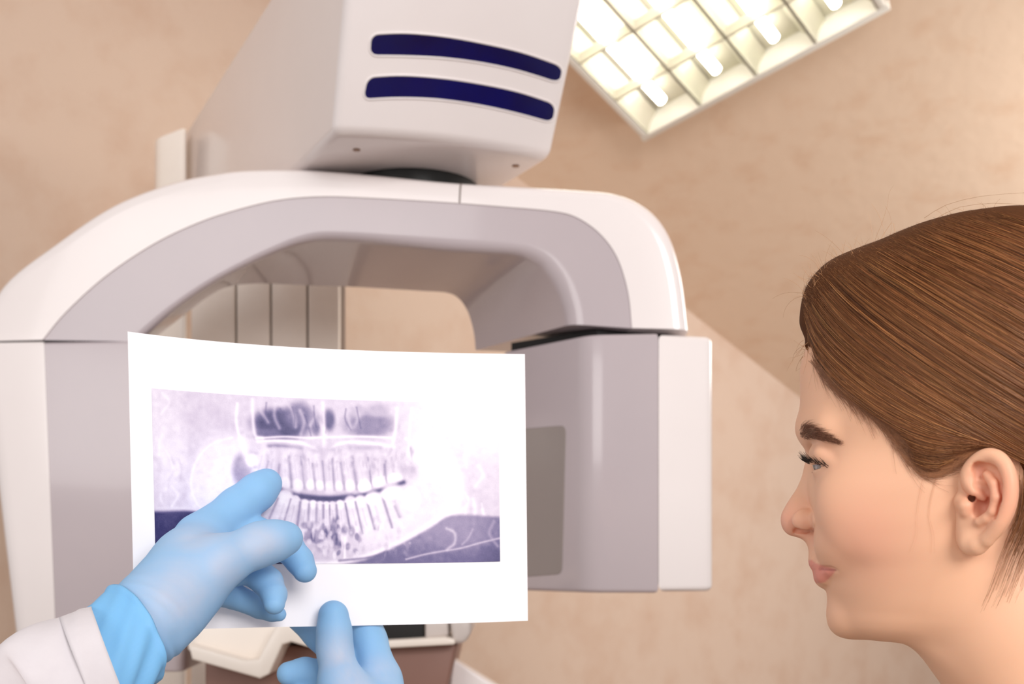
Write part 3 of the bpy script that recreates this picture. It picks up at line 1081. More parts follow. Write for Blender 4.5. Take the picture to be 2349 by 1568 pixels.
def wrinkle(v, c, axis, amp, freq, reach):
    s = (v - c) @ axis
    w = np.exp(-(s / reach) ** 2)
    side_ = np.cross(axis, np.array([0, 1.0, 0]))
    ph = s * freq + 3.0 * np.sin((v @ side_) * 90) + 1.7 * np.sin(v @ np.array([160, 60, 210.0]))
    return w * amp * np.sin(ph)


wa = P(300, 1460, 0.81) - P(430, 1320, 0.855)
wa /= np.linalg.norm(wa)
nrm = G.normal(v)
v = v + nrm * wrinkle(v, P(290, 1475, 0.80), wa, 0.0005, 430, 0.03)[:, None]
gl = mesh_obj('pointing_glove', v, q, M['glove'], doc)
gl['label'] = 'blue rubber glove with index finger pointing at the x-ray'
set_col(gl, glove_col(v, [(P(430, 1330, 0.80), 0.034, 0.85), (P(360, 1390, 0.77), 0.026, 0.8), (P(600, 1245, 0.845), 0.018, 0.8), (P(455, 1235, 0.845), 0.024, 0.6), (P(520, 1300, 0.83), 0.02, 0.7),
                          (P(640, 1350, 0.89), 0.008, 0.5)]))


# loose cuff of the pointing glove: a wrinkled flaring sleeve over the wrist
def cuff_tube(name, a, b, ra, rb, mat, parent, n=40, m=72, fold=0.0012, tilt=0.0, seed=1, edge=None):
    r_ = np.random.default_rng(seed)
    ax = b - a
    L = np.linalg.norm(ax)
    ax = ax / L
    e1_ = np.cross(ax, np.array([0, 1.0, 0]))
    e1_ /= np.linalg.norm(e1_)
    e2_ = np.cross(ax, e1_)
    ph = r_.uniform(0, 6.28, 8)
    rows = []
    for i in range(n):
        t = i / (n - 1)
        row = []
        for j in range(m):
            th = 2 * math.pi * j / m
            rr = ra + (rb - ra) * t
            w = sum(math.sin((3 + 2 * k_) * th + (1.0 + 0.9 * k_) * t * 2.0 + ph[k_]) / (1 + 0.5 * k_) for k_ in range(6))
            rr += fold * w * (0.4 + 0.8 * math.sin(math.pi * min(1, max(0, t))))
            if edge:
                rr += edge(t, th)
            row.append(a + ax * (t * L + tilt * math.cos(th) * (1 - t)) + rr * (e1_ * math.cos(th) + e2_ * math.sin(th) * 0.97))
        rows.append(row)
    v_, f_ = loft(rows, close=True)
    o_ = fix_normals(mesh_obj(name, v_, f_, mat, parent))
    s_ = o_.modifiers.new('thickness', 'SOLIDIFY')
    s_.thickness = 0.0006
    s_.offset = -1
    return o_


ca, cb_ = P(312, 1452, 0.815), P(190, 1574, 0.779)
cu = cuff_tube('glove_cuff', ca, cb_, R(112, 0.815), R(115, 0.779), M['glove'], gl, fold=0.0015, seed=5, tilt=0.013, edge=lambda t, th: 0.0016 * math.exp(-((t - 0.03) / 0.05) ** 2))
vv = np.array([x.co for x in cu.data.vertices])
set_col(cu, np.tile(np.array(lin((122, 184, 232))), (len(vv), 1)))

# coat sleeve
s0_, s1_, s2_, s3_ = P(262, 1535, 0.790), P(165, 1572, 0.782), P(20, 1650, 0.765), P(-260, 1790, 0.69)
sl_pts = catmull([s0_, s1_, s2_, s3_], 12)
sl_rad = np.interp(np.linspace(0, 1, len(sl_pts)), [0, 0.25, 0.6, 1], [R(146, 0.79), R(150, 0.78), R(160, 0.765), R(205, 0.69)])


def sleeve(name, pts, rad, mat, parent, fold, m=80, seed=3, opening=None):
    r_ = np.random.default_rng(seed)
    ph = r_.uniform(0, 6.28, 10)
    tan = np.gradient(pts, axis=0)
    tan /= np.linalg.norm(tan, axis=1, keepdims=True)
    rows = []
    for i, (p, t, r) in enumerate(zip(pts, tan, rad)):
        a = np.cross(t, np.array([0, 1.0, 0]))
        a /= np.linalg.norm(a)
        b = np.cross(t, a)
        s = i / len(pts)
        row = []
        for x in np.linspace(0, 2 * math.pi, m, endpoint=False):
            w = sum(math.sin((2 + k_) * x + (5 + 4 * k_) * s + ph[k_]) / (1 + 0.6 * k_) for k_ in range(5))
            rr = r + fold * w * min(1, 0.15 + 2.2 * s)
            row.append(p + rr * (a * math.cos(x) + 0.9 * b * math.sin(x)))
        rows.append(row)
    v_, f_ = loft(rows, close=True)
    o_ = fix_normals(mesh_obj(name, v_, f_, mat, parent))
    s_ = o_.modifiers.new('thickness', 'SOLIDIFY')
    s_.thickness = 0.0014
    s_.offset = -1
    return o_


sl = sleeve('coat_sleeve', sl_pts, sl_rad, M['coat'], doc, 0.0022)
sl['label'] = 'white cotton coat sleeve'
hem_pts = sl_pts[0:10] - (sl_pts[1] - sl_pts[0]) * 0.3
sleeve('sleeve_hem', hem_pts, sl_rad[0:10] + 0.0022, M['coat'], sl, 0.0004)

# holding hand (right): thumb in front of the sheet, fingers behind it
hold = [
    ([(765, 1411, 0.9465, 35), (767, 1450, 0.945, 36.5), (768, 1490, 0.944, 38), (784, 1570, 0.936, 52), (820, 1680, 0.925, 88)], 0.007),   # thumb
    ([(832, 1395, 0.985, 33), (848, 1470, 0.978, 38), (868, 1560, 0.962, 52), (880, 1680, 0.945, 80)], 0.006),          # index
    ([(672, 1398, 0.988, 34), (735, 1452, 0.992, 38), (812, 1530, 0.978, 46), (870, 1640, 0.955, 70)], 0.005),          # middle
    ([(664, 1545, 0.972, 29), (700, 1542, 0.974, 33), (745, 1552, 0.972, 37), (830, 1620, 0.955, 60)], 0.005),          # ring
    ([(690, 1600, 0.965, 26), (760, 1610, 0.962, 36), (840, 1670, 0.95, 60)], 0.005),                                  # little
    ([(825, 1660, 0.94, 105), (850, 1780, 0.915, 100), (870, 1900, 0.87, 92)], 0.012)]
allp = np.array([P(u, v, d) for ch, k in hold for u, v, d, r in ch])
G2 = hand_grid(hold, [], allp.min(0) - 0.04, allp.max(0) + 0.04)
v, q = G2.mesh(2)
gl2 = mesh_obj('holding_glove', v, q, M['glove'], doc)
gl2['label'] = 'blue rubber glove holding the lower edge of the x-ray sheet'
set_col(gl2, glove_col(v, [(P(775, 1500, 0.93), 0.016, 0.7), (P(815, 1545, 0.91), 0.022, 0.9), (P(880, 1530, 0.945), 0.016, 0.45)]))
cuff_tube('glove_cuff', P(860, 1860, 0.89), P(880, 1990, 0.84), R(98, 0.89), R(108, 0.84), M['glove'], gl2, fold=0.001, seed=8)
set_col(bpy.data.objects[[o.name for o in gl2.children][0]], np.array(lin((122, 184, 232))))
sp2 = catmull([P(876, 1960, 0.85), P(860, 2080, 0.78), P(780, 2250, 0.66), P(600, 2400, 0.55)], 10)
sleeve('coat_sleeve', sp2, np.linspace(R(125, 0.85), R(220, 0.6), len(sp2)), M['coat'], doc, 0.002, seed=9)

# ------------------------------------------------------------------ young woman in profile
D0 = 0.80
OH = P(2100, HZ, D0)
wv = np.array([(2100 - CX) / FPX, 1.0, 0.0])
wv /= np.linalg.norm(wv)
F0 = np.array([-wv[1], wv[0], 0.0])
dl_ = math.radians(3.0)
FH = math.cos(dl_) * F0 + math.sin(dl_) * wv
LH = -math.cos(dl_) * wv + math.sin(dl_) * F0
ZH = np.array([0, 0, 1.0])
RH = np.stack([FH, LH, ZH])                                   # world -> head axes


def Hp(u, v, y=0.0):
    """head coordinates (forward, towards camera, up) of the pixel on the plane y"""
    r = ray(u, v)
    t = (y + (OH - CAMP) @ LH) / (r @ LH)
    p = CAMP + r * t - OH
    return RH @ p


def to_world(p):
    return OH + p @ RH


def to_px(p):
    w = to_world(p) - CAMP
    return CX + w[:, 0] / w[:, 1] * FPX, HZ - w[:, 2] / w[:, 1] * FPX


CAMH = RH @ (CAMP - OH)
woman = thing('person', 'young woman with pulled-back brown hair looking at the x-ray, seen in profile', 'person', tuple(P(2400, 1900, 0.85)))

h = 0.0011
GH = Grid((-0.165, -0.088, -0.16), (0.098, 0.090, 0.235), h)
ix, X, Y, Z = GH.sl(GH.lo, GH.lo + GH.h * GH.n)
AY = np.abs(Y)


def star(outline, center, W, p=2.0):
    c = Hp(*center)
    pts = np.array([Hp(u, v) for u, v in outline])
    a = np.arctan2(pts[:, 2] - c[2], pts[:, 0] - c[0])
    r = np.hypot(pts[:, 2] - c[2], pts[:, 0] - c[0])
    od = np.argsort(a)
    a, r = a[od], r[od]
    xx = X[:, 0, 0][:, None] - c[0]
    zz = Z[0, 0, :][None, :] - c[2]
    an, rr = np.arctan2(zz, xx), np.hypot(xx, zz)
    ta = np.linspace(-math.pi, math.pi, 721)
    tr = np.interp(ta, np.concatenate([a - 2 * math.pi, a, a + 2 * math.pi]), np.tile(r, 3))
    ker = np.exp(-np.linspace(-2, 2, 31) ** 2)
    ker /= ker.sum()
    tr = np.convolve(np.concatenate([tr[-16:-1], tr, tr[1:16]]), ker, 'valid')
    Rm = np.interp(an, ta, tr)
    rho = rr / Rm
    q_ = np.sqrt((rho ** 2)[:, None, :] + (Y / W) ** 2)
    return ((q_ - 1) * np.minimum(Rm, W)[:, None, :] * 0.9).astype(np.float32)


hair_outline = [(1836, 730), (1841, 690), (1853, 655), (1895, 608), (1960, 579), (2020, 558), (2080, 531), (2160, 505), (2260, 486), (2349, 478), (2450, 492), (2550, 555),
                (2615, 680), (2640, 850), (2610, 1000), (2540, 1120), (2430, 1190), (2300, 1200), (2150, 1130), (2000, 1060), (1900, 960), (1852, 880), (1838, 800)]
HC = (2240, 850)
skull_outline = []
for u, v in hair_outline:
    dx, dy = u - HC[0], v - HC[1]
    L_ = math.hypot(dx, dy)
    sh = 34 if v < 760 else 22
    skull_outline.append((u - dx / L_ * sh, v - dy / L_ * sh))
GH.f[...] = star(skull_outline, HC, 0.0735)
# face mass: superellipse slices
FV = np.array([780, 820, 860, 900, 940, 965, 990, 1012, 1035, 1060, 1100, 1150, 1200, 1240, 1270, 1300, 1330, 1350, 1370, 1390, 1410, 1428, 1444, 1456, 1465, 1472])
FU = np.array([1856, 1846, 1841, 1839, 1836, 1834, 1834, 1842, 1852, 1861, 1866, 1869, 1871, 1871, 1872, 1880, 1889, 1894, 1902, 1907, 1909, 1913, 1922, 1938, 1960, 2000])
FWv = np.array([780, 850, 920, 985, 1050, 1130, 1200, 1260, 1320, 1380, 1430, 1472])
FW_ = np.array([0.058, 0.064, 0.068, 0.0685, 0.067, 0.0675, 0.0655, 0.062, 0.056, 0.049, 0.041, 0.028])
zf = np.array([Hp(u, v)[2] for u, v in zip(FU, FV)])
xf = np.array([Hp(u, v)[0] for u, v in zip(FU, FV)])
zw = np.array([Hp(2000, v)[2] for v in FWv])
xcp = np.array([Hp(u, v)[0] for u, v in zip((2170, 2170, 2165, 2160, 2130, 2090), (780, 1000, 1200, 1300, 1400, 1472))])
zcp = np.array([Hp(u, v)[2] for u, v in zip((2170, 2170, 2165, 2160, 2130, 2090), (780, 1000, 1200, 1300, 1400, 1472))])
z1 = Z[0, 0, :].astype(float)
xfz = np.interp(z1, zf[::-1], xf[::-1])
wz = np.interp(z1, zw[::-1], FW_[::-1])
xcz = np.interp(z1, zcp[::-1], xcp[::-1])
ker = np.ones(9) / 9
wz = np.convolve(np.pad(wz, 4, 'edge'), ker, 'valid')
xfz = np.convolve(np.pad(xfz, 2, 'edge'), np.ones(5) / 5, 'valid')
abz = np.interp(z1, [zw[-1], zw[-4], zw[3]], [0.035, 0.05, 0.08])
a_f = np.maximum(xfz - xcz, 0.01)
n_e = np.interp(z1, [Hp(2000, 1460)[2], Hp(2000, 1330)[2], Hp(2000, 1100)[2], Hp(2000, 950)[2]], [1.8, 1.85, 1.9, 2.1])
dx = X - xcz[None, None, :].astype(np.float32)
ax_ = np.where(dx > 0, a_f[None, None, :], abz[None, None, :]).astype(np.float32)
nn = n_e[None, None, :].astype(np.float32)
gq = ((np.abs(dx) / ax_) ** nn + (AY / wz[None, None, :].astype(np.float32)) ** nn) ** (1 / nn)
ff = (gq - 1) * np.minimum(ax_, wz[None, None, :].astype(np.float32))
zbt, ztp = Hp(2000, 1467)[2], Hp(1850, 800)[2]
kk = 0.010
cap = zbt - Z
hh = np.clip(0.5 - 0.5 * (ff - cap) / kk, 0, 1)
ff = ff * (1 - hh) + cap * hh + kk * hh * (1 - hh)
cap = Z - ztp
hh = np.clip(0.5 - 0.5 * (ff - cap) / 0.02, 0, 1)
ff = ff * (1 - hh) + cap * hh + 0.02 * hh * (1 - hh)
GH.mix(ix, ff.astype(np.float32), 0.012)
del dx, ax_, gq, hh, cap


def both(fn_, *pts, **kw):
    for s in (1, -1):
        fn_(*[np.asarray(p) * np.array([1, s, 1]) for p in pts], **kw)


m3 = lambda u, v, y: Hp(u, v, y)
# neck
GH.chain([Hp(2270, 1330), Hp(2330, 1440), Hp(2455, 1640), Hp(2560, 1810)], [0.050, 0.0505, 0.0525, 0.058], 0.022)
# cheek, brow ridge, chin pad
both(lambda c: GH.ellipsoid(c, (0.022, 0.011, 0.022), k=0.024), m3(1970, 1150, 0.042))
both(lambda a, b: GH.capsule(a, b, 0.010, 0.011, 0.012), m3(1926, 1215, 0.017), m3(1928, 1258, 0.022))
both(lambda a, b: GH.capsule(a, b, 0.008, 0.009, 0.010), m3(1864, 985, 0.010), m3(1905, 988, 0.040))
both(lambda a, b: GH.capsule(a, b, 0.012, 0.012, 0.016), m3(1932, 1130, 0.021), m3(1940, 1235, 0.027))
GH.ellipsoid(Hp(1945, 1415), (0.0105, 0.016, 0.013), k=0.012)
# eye sockets, lids
both(lambda c: GH.ellipsoid(c, (0.010, 0.013, 0.0085), k=0.010, sub=True), m3(1866, 1058, 0.029))
eye_c = m3(1905, 1060, 0.031)
both(lambda c: GH.ellipsoid(c, (0.0128, 0.0132, 0.0122), k=0.006), eye_c)
both(lambda a, b, c, d: GH.chain([a, b, c, d], [0.0016, 0.0026, 0.0030, 0.0016], 0.005), m3(1884, 1044, 0.021), m3(1872, 1038, 0.029), m3(1884, 1040, 0.040), m3(1914, 1064, 0.046))
# opening between the lids
both(lambda c: GH.ellipsoid(c, (0.011, 0.0120, 0.0017), k=0.0015, sub=True), m3(1871, 1072, 0.032))
# nose
GH.chain([Hp(1879, 1050), Hp(1874, 1085), Hp(1858, 1132), Hp(1838, 1170), Hp(1824, 1192)], [0.0058, 0.0063, 0.0070, 0.0082, 0.0092], 0.008)
both(lambda a, b: GH.capsule(a, b, 0.0110, 0.0100, 0.012), m3(1906, 1110, 0.011), m3(1926, 1185, 0.015))
both(lambda c: GH.ellipsoid(c, (0.0098, 0.0062, 0.0076), k=0.0026), m3(1851, 1193, 0.0132))
GH.chain([Hp(1823, 1206), Hp(1848, 1215), Hp(1872, 1226)], [0.0058, 0.0046, 0.0060], 0.005)
for yy_ in (0.005, 0.008, 0.011, 0.014):
    both(lambda a, b: GH.capsule(a, b, 0.0020, 0.0016, 0.001, True), m3(1826, 1216, yy_), m3(1858, 1219, yy_))
def crease(px, rad, k):
    uv_ = catmull(px, 4)
    d_ = np.stack([(uv_[:, 0] - CX) / FPX, np.ones(len(uv_)), (HZ - uv_[:, 1]) / FPX], 1) @ RH.T
    p_, _ = GH.cast(CAMH, d_, 0.58, 0.98, 0.001)
    for s_ in (1, -1):
        GH.chain(list(p_ * np.array([1, s_, 1])), list(np.interp(np.arange(len(p_)), [0, len(p_) * 0.5, len(p_) - 1], [rad * 0.5, rad, rad * 0.6])), k, sub=True)


crease([(1858, 1162), (1865, 1182), (1867, 1204), (1863, 1222)], 0.0008, 0.003)
# philtrum and lips
GH.chain([Hp(1881, 1240), Hp(1880, 1272)], [0.006, 0.0062], 0.008)
lipU = [m3(1878, 1290, 0.0), m3(1879, 1292, 0.008), m3(1886, 1297, 0.016), m3(1903, 1304, 0.0245)]
lipL = [m3(1892, 1323, 0.0), m3(1891, 1322, 0.008), m3(1892, 1319, 0.016), m3(1905, 1309, 0.0245)]
for s in (1, -1):
    sg = np.array([1, s, 1])
    GH.chain([p * sg for p in lipU], [0.0050, 0.0050, 0.0040, 0.0022], 0.004)
    GH.chain([p * sg for p in lipL], [0.0060, 0.0058, 0.0046, 0.0022], 0.004)
    GH.chain([p * sg for p in (m3(1876, 1306, 0.0), m3(1879, 1306, 0.008), m3(1887, 1307, 0.016), m3(1906, 1308, 0.0245))], [0.0013, 0.0013, 0.0013, 0.0010], 0.0012, sub=True)
crease([(1882, 1303), (1894, 1303), (1906, 1304), (1918, 1307)], 0.0013, 0.0015)
v, q = GH.mesh(2)
vh, qh = v, q

# ear: finer grid
HE = 0.0007
YE = 0.071
e_lo = np.minimum(m3(2355, 1290, YE), m3(2175, 1010, YE)) - np.array([0.004, 0.026, 0.004])
e_hi = np.maximum(m3(2355, 1290, YE), m3(2175, 1010, YE)) + np.array([0.004, 0.024, 0.004])
GE = Grid(e_lo, e_hi, HE)


def ye(u, v):
    """ear plate stands off the head towards the back"""
    return 0.0695 + 0.014 * np.clip((u - 2205) / 125.0, 0, 1) - 0.004 * np.clip((v - 1200) / 70.0, 0, 1)


def E(u, v, dy=0.0):
    y = ye(u, v) + dy
    return Hp(u, v, y)


ctr = catmull([(2208, 1110), (2216, 1080), (2236, 1052), (2262, 1036), (2292, 1042), (2316, 1068), (2325, 1105), (2323, 1145), (2312, 1182), (2292, 1216), (2266, 1242), (2240, 1262), (2217, 1262), (2206, 1245), (2206, 1215), (2206, 1180), (2204, 1140)], 6)
# plate: fill by overlapping discs inside the outline
cxy = np.array([2262, 1145.0])
for t in np.linspace(0.0, 0.92, 12):
    pp = [cxy + (c - cxy) * t for c in ctr[::3]]
    for a in pp:
        p = E(a[0], a[1], -0.0035)
        GE.capsule(p, p + np.array([0.0001, -0.002, 0]), 0.0034, 0.0034, 0.003)
rim = catmull([(2236, 1128), (2222, 1105), (2222, 1082), (2238, 1060), (2263, 1045), (2289, 1050), (2308, 1073), (2316, 1107), (2314, 1145), (2303, 1180), (2284, 1212), (2262, 1238)], 4)
GE.chain([E(a, b, 0.0022) for a, b in rim], list(np.interp(np.arange(len(rim)), [0, 8, len(rim) - 12, len(rim) - 1], [0.0030, 0.0034, 0.0036, 0.0030])), 0.0022)
# lobe
GE.ellipsoid(E(2232, 1243, 0.000), (0.0075, 0.0042, 0.0075), k=0.004)
GE.chain([E(2262, 1238, 0.001), E(2240, 1250, 0.001), E(2222, 1250, -0.001)], [0.0038, 0.0042, 0.0034], 0.003)
# hollows
GE.chain([E(2246, 1074, 0.0035), E(2252, 1088, 0.0025)], [0.0040, 0.0032], 0.002, True)
GE.chain([E(2254, 1070, 0.003), E(2282, 1080, 0.003), E(2296, 1110, 0.003), E(2298, 1145, 0.003), E(2286, 1185, 0.004)], [0.0020, 0.0025, 0.0027, 0.0024, 0.0016], 0.0015, True)
GE.ellipsoid(E(2254, 1160, 0.004), (0.0068, 0.0100, 0.0082), k=0.002, sub=True)
GE.chain([E(2246, 1112, 0.004), E(2262, 1128, 0.003), E(2268, 1150, 0.003)], [0.0032, 0.0042, 0.0046], 0.0016, True)
# antihelix, tragus, antitragus, crus
GE.chain([E(2262, 1088, 0.001), E(2278, 1108, 0.003), E(2284, 1140, 0.0035), E(2276, 1172, 0.003), E(2262, 1188, 0.002)], [0.0022, 0.0025, 0.0026, 0.0025, 0.0024], 0.0016)
GE.chain([E(2262, 1188, 0.002), E(2246, 1196, 0.002)], [0.0028, 0.0026], 0.002)
GE.chain([E(2208, 1150, -0.001), E(2214, 1160, 0.0025), E(2214, 1172, 0.002)], [0.0045, 0.0036, 0.0030], 0.003)
GE.chain([E(2226, 1112, 0.001), E(2240, 1132, 0.0005), E(2256, 1142, -0.0015)], [0.0030, 0.0024, 0.0020], 0.002)
GE.chain([E(2230, 1142, 0.002), E(2224, 1142, -0.014)], [0.0022, 0.0025], 0.001, True)
ve, qe = GE.mesh(2)
vm = ve * np.array([1, -1, 1])
VV = np.vstack([vh, ve, vm])
QQ = np.vstack([qh, qe + len(vh), qe[:, ::-1] + len(vh) + len(ve)])
body = mesh_obj('body', to_world(VV), QQ, M['skin'], woman)
# skin colours: lips, blush, ears, plus shade painted into ear hollows and mouth line
base = np.array(lin((238, 186, 152)))
cols = np.tile(base, (len(VV), 1))


def tint(center, rad, col, amt):
    c = np.array(center) * np.array([1, 1, 1])
    q_ = np.stack([VV[:, 0], np.abs(VV[:, 1]), VV[:, 2]], 1)
    w = amt * np.exp(-np.sum(((q_ - c) / rad) ** 2, 1))
    cols[:] = cols * (1 - w[:, None]) + np.array(lin(col)) * w[:, None]


tint(m3(1985, 1230, 0.055), 0.030, (236, 168, 142), 0.55)
tint(m3(1812, 1195, 0.004), 0.014, (234, 164, 142), 0.6)
tint(m3(1860, 1215, 0.014), 0.010, (230, 160, 138), 0.4)
tint(m3(1905, 1045, 0.042), 0.012, (222, 164, 136), 0.5)
tint(m3(2310, 1130, 0.085), 0.020, (236, 158, 130), 0.6)
tint(m3(2256, 1150, 0.070), 0.010, (206, 124, 104), 0.65)  # this and the next tint put shade into the ear hollows
tint(m3(2248, 1080, 0.074), 0.006, (206, 124, 104), 0.5)


def seg_dist(p, a, b):
    d = b - a
    t = np.clip((p - a) @ d / (d @ d), 0, 1)
    return np.linalg.norm(p - a - t[:, None] * d, axis=1)


qa = np.stack([VV[:, 0], np.abs(VV[:, 1]), VV[:, 2]], 1)
near = np.where((np.abs(qa - lipU[0]) < 0.05).all(1))[0]
pu_, pv_ = to_px(qa[near])


def poly_sd(px, py, poly):
    poly = np.array(poly, float)
    dmin = np.full(len(px), 1e9)
    ins = np.zeros(len(px), bool)
    for a_, b_2 in zip(poly, np.roll(poly, -1, 0)):
        d_ = b_2 - a_
        t_2 = np.clip(((px - a_[0]) * d_[0] + (py - a_[1]) * d_[1]) / (d_ @ d_), 0, 1)
        dmin = np.minimum(dmin, np.hypot(px - a_[0] - t_2 * d_[0], py - a_[1] - t_2 * d_[1]))
        c_ = (a_[1] > py) != (b_2[1] > py)
        ins ^= c_ & (px < (b_2[0] - a_[0]) * (py - a_[1]) / (b_2[1] - a_[1] + 1e-9) + a_[0])
    return np.where(ins, dmin, -dmin)


for poly in ([(1845, 1285), (1862, 1283), (1872, 1291), (1892, 1297), (1914, 1303), (1917, 1307), (1890, 1307), (1845, 1307)],
             [(1850, 1305), (1890, 1305), (1918, 1306), (1909, 1320), (1893, 1335), (1876, 1338), (1850, 1338)]):
    w = np.clip(poly_sd(pu_, pv_, poly) / 4.0 + 0.4, 0, 1) * 0.62
    cols[near] = cols[near] * (1 - w[:, None]) + np.array(lin((214, 112, 108))) * w[:, None]
w = np.clip(1 - seg_dist(np.stack([pu_, pv_, 0 * pu_], 1), np.array([1880, 1304.0, 0]), np.array([1917, 1307.0, 0])) / 4.0, 0, 1) * 0.6  # dark line paints the shade between the lips
cols[near] = cols[near] * (1 - w[:, None]) + np.array(lin((140, 58, 58))) * w[:, None]
set_col(body, cols)

# eyeballs
for s in (1, -1):
    c = eye_c * np.array([1, s, 1]) + np.array([-0.0006, 0, 0])
    rows = []
    for a in np.linspace(0.02, math.pi - 0.02, 24):
        rows.append([c + 0.0116 * np.array([math.cos(a), math.sin(a) * math.cos(b), math.sin(a) * math.sin(b)]) for b in np.linspace(0, 2 * math.pi, 32, endpoint=False)])
    v, f = loft(rows, close=True)
    eo = mesh_obj('eyeball', to_world(v), f, M['eye'], woman)
    ca_ = (v - c)[:, 0] / 0.0116
    cc = np.where(ca_[:, None] > 0.96, np.array(lin((14, 12, 14))), np.where(ca_[:, None] > 0.80, np.array(lin((62, 56, 48))), np.array(lin((150, 136, 128)))))  # eye white darkened, shadow under the lid is put into its colour
    set_col(eo, cc)

# ---- projected strands on the face: brows and lashes
def cast_px(G_, uv):
    uv = np.asarray(uv, float)
    d = np.stack([(uv[:, 0] - CX) / FPX, np.ones(len(uv)), (HZ - uv[:, 1]) / FPX], 1)
    dh = d @ RH.T
    return G_.cast(CAMH, dh, 0.58, 0.98, 0.0015)


nb = 520
cl_ = catmull([(1838, 990), (1856, 990), (1878, 996), (1900, 1004), (1922, 1012)], 10)
roots, tips = [], []
for i in range(nb):
    s = rng.uniform(0, 1) ** 1.15
    k = s * (len(cl_) - 1.001)
    c = cl_[int(k)] * (1 - k % 1) + cl_[int(k) + 1] * (k % 1)
    w = np.interp(s, [0, 0.15, 0.45, 1], [14, 17, 12, 3])
    r_ = c + np.array([rng.uniform(-5, 5), rng.uniform(-w, w)])
    ang = np.interp(s, [0, 0.3, 1], [-0.7, -0.05, 0.32]) + rng.normal(0, 0.16) + (r_[1] - c[1]) / 40.0 * -0.2
    L_ = np.interp(s, [0, 0.5, 1], [20, 24, 15]) * rng.uniform(0.7, 1.2)
    roots.append(r_)
    tips.append(r_ + np.array([math.cos(ang), math.sin(ang)]) * L_)
roots, tips = np.array(roots), np.array(tips)
pth = []
for t in np.linspace(0, 1, 5):
    p, okk = cast_px(GH, roots * (1 - t) + tips * t)
    p = p + GH.normal(p) * (0.0003 + 0.0012 * math.sin(math.pi * t * 0.9))
    pth.append(p)
pth = np.stack(pth, 1)
bc_ = np.array(lin((132, 88, 66)))[None, :] * rng.uniform(0.6, 1.25, (nb, 1))
strands('eyebrow', to_world(pth.reshape(-1, 3)).reshape(pth.shape), 0.00010, M['brow'], woman, bc_)
pm = pth * np.array([1, -1, 1])
strands('eyebrow', to_world(pm.reshape(-1, 3)).reshape(pm.shape), 0.00010, M['brow'], woman, bc_)

# upper lashes: from the lid edge forward and up
lash = []
for i in range(150):
    s = i / 149
    y = 0.0205 + 0.0255 * s
    u = np.interp(s, [0, 0.35, 0.7, 1], [1866, 1862, 1876, 1911])
    v_ = np.interp(s, [0, 0.35, 0.7, 1], [1060, 1056, 1060, 1072])
    a = Hp(u + rng.uniform(-2, 2), v_ + rng.uniform(-2, 2), y)
    L_ = np.interp(s, [0, 0.5, 1], [0.0070, 0.0085, 0.0075]) * rng.uniform(0.75, 1.1)
    d = np.array([1.0, -0.25 + 1.3 * s, -0.22 + rng.normal(0, 0.2)])
    d /= np.linalg.norm(d)
    lash.append([a + d * L_ * t + np.array([0, 0, 1]) * L_ * (0.62 * t * t) for t in np.linspace(0, 1, 7)])
lash = np.array(lash)
for s in (1, -1):
    w_ = to_world((lash * np.array([1, s, 1])).reshape(-1, 3)).reshape(lash.shape)
    strands('eyelashes', w_, 0.00022, M['lash'], woman, tip=0.25)
low = []
for i in range(26):
    s = i / 25
    y = 0.026 + 0.019 * s
    u = np.interp(s, [0, 0.5, 1], [1874, 1882, 1908])
    a = Hp(u, np.interp(s, [0, 0.5, 1], [1074, 1078, 1074]), y)
    d = np.array([1.0, 0.9 * s, -0.75 + rng.normal(0, 0.1)])
    d /= np.linalg.norm(d)
    low.append([a + d * 0.0042 * t for t in np.linspace(0, 1, 4)])
low = np.array(low)
for s in (1, -1):
    strands('lower_lashes', to_world((low * np.array([1, s, 1])).reshape(-1, 3)).reshape(low.shape), 0.00014, M['lash'], woman, tip=0.25)

# ---- hair volume
GA = Grid(GH.lo, GH.lo + GH.h * (GH.n - 1), GH.h)
SF = star(hair_outline, HC, 0.0795)
hl = catmull([(1700, 806), (1838, 806), (1856, 806), (1884, 850), (1922, 892), (1966, 925), (2012, 962), (2050, 1010), (2088, 1062), (2128, 1088), (2180, 1072), (2226, 1034),
              (2268, 1022), (2318, 1046), (2342, 1110), (2352, 1190), (2400, 1260), (2500, 1280), (2800, 1280)], 5)
ug, vg = np.arange(1700, 2760, 4.0), np.arange(440, 1700, 4.0)
UU, VG = np.meshgrid(ug, vg, indexing='ij')
dm = np.full(UU.shape, 1e9)
for a, b in zip(hl[:-1], hl[1:]):
    d = b - a
    t = np.clip(((UU - a[0]) * d[0] + (VG - a[1]) * d[1]) / (d @ d), 0, 1)
    dm = np.minimum(dm, np.hypot(UU - a[0] - t * d[0], VG - a[1] - t * d[1]))
# above the line = hair
crossing = np.zeros(UU.shape, int)
for a, b in zip(hl[:-1], hl[1:]):
    c = ((a[0] <= UU) & (b[0] > UU)) | ((b[0] <= UU) & (a[0] > UU))
    yy = a[1] + (UU - a[0]) * (b[1] - a[1]) / (b[0] - a[0] + 1e-9)
    crossing += (c & (yy > VG)).astype(int)
SD = np.where(crossing % 2 == 1, dm, -dm)
pts3 = np.stack(np.broadcast_arrays(X, AY, Z), -1).reshape(-1, 3)
pu, pv = to_px(pts3)
iu = np.clip(((pu - 1700) / 4).round().astype(int), 0, len(ug) - 1)
iv = np.clip(((pv - 440) / 4).round().astype(int), 0, len(vg) - 1)
sdv = SD[iu, iv].reshape(SF.shape)
del pts3, pu, pv, iu, iv
thick = np.clip(sdv / 70.0, 0, 1)
thick = thick * thick * (3 - 2 * thick)
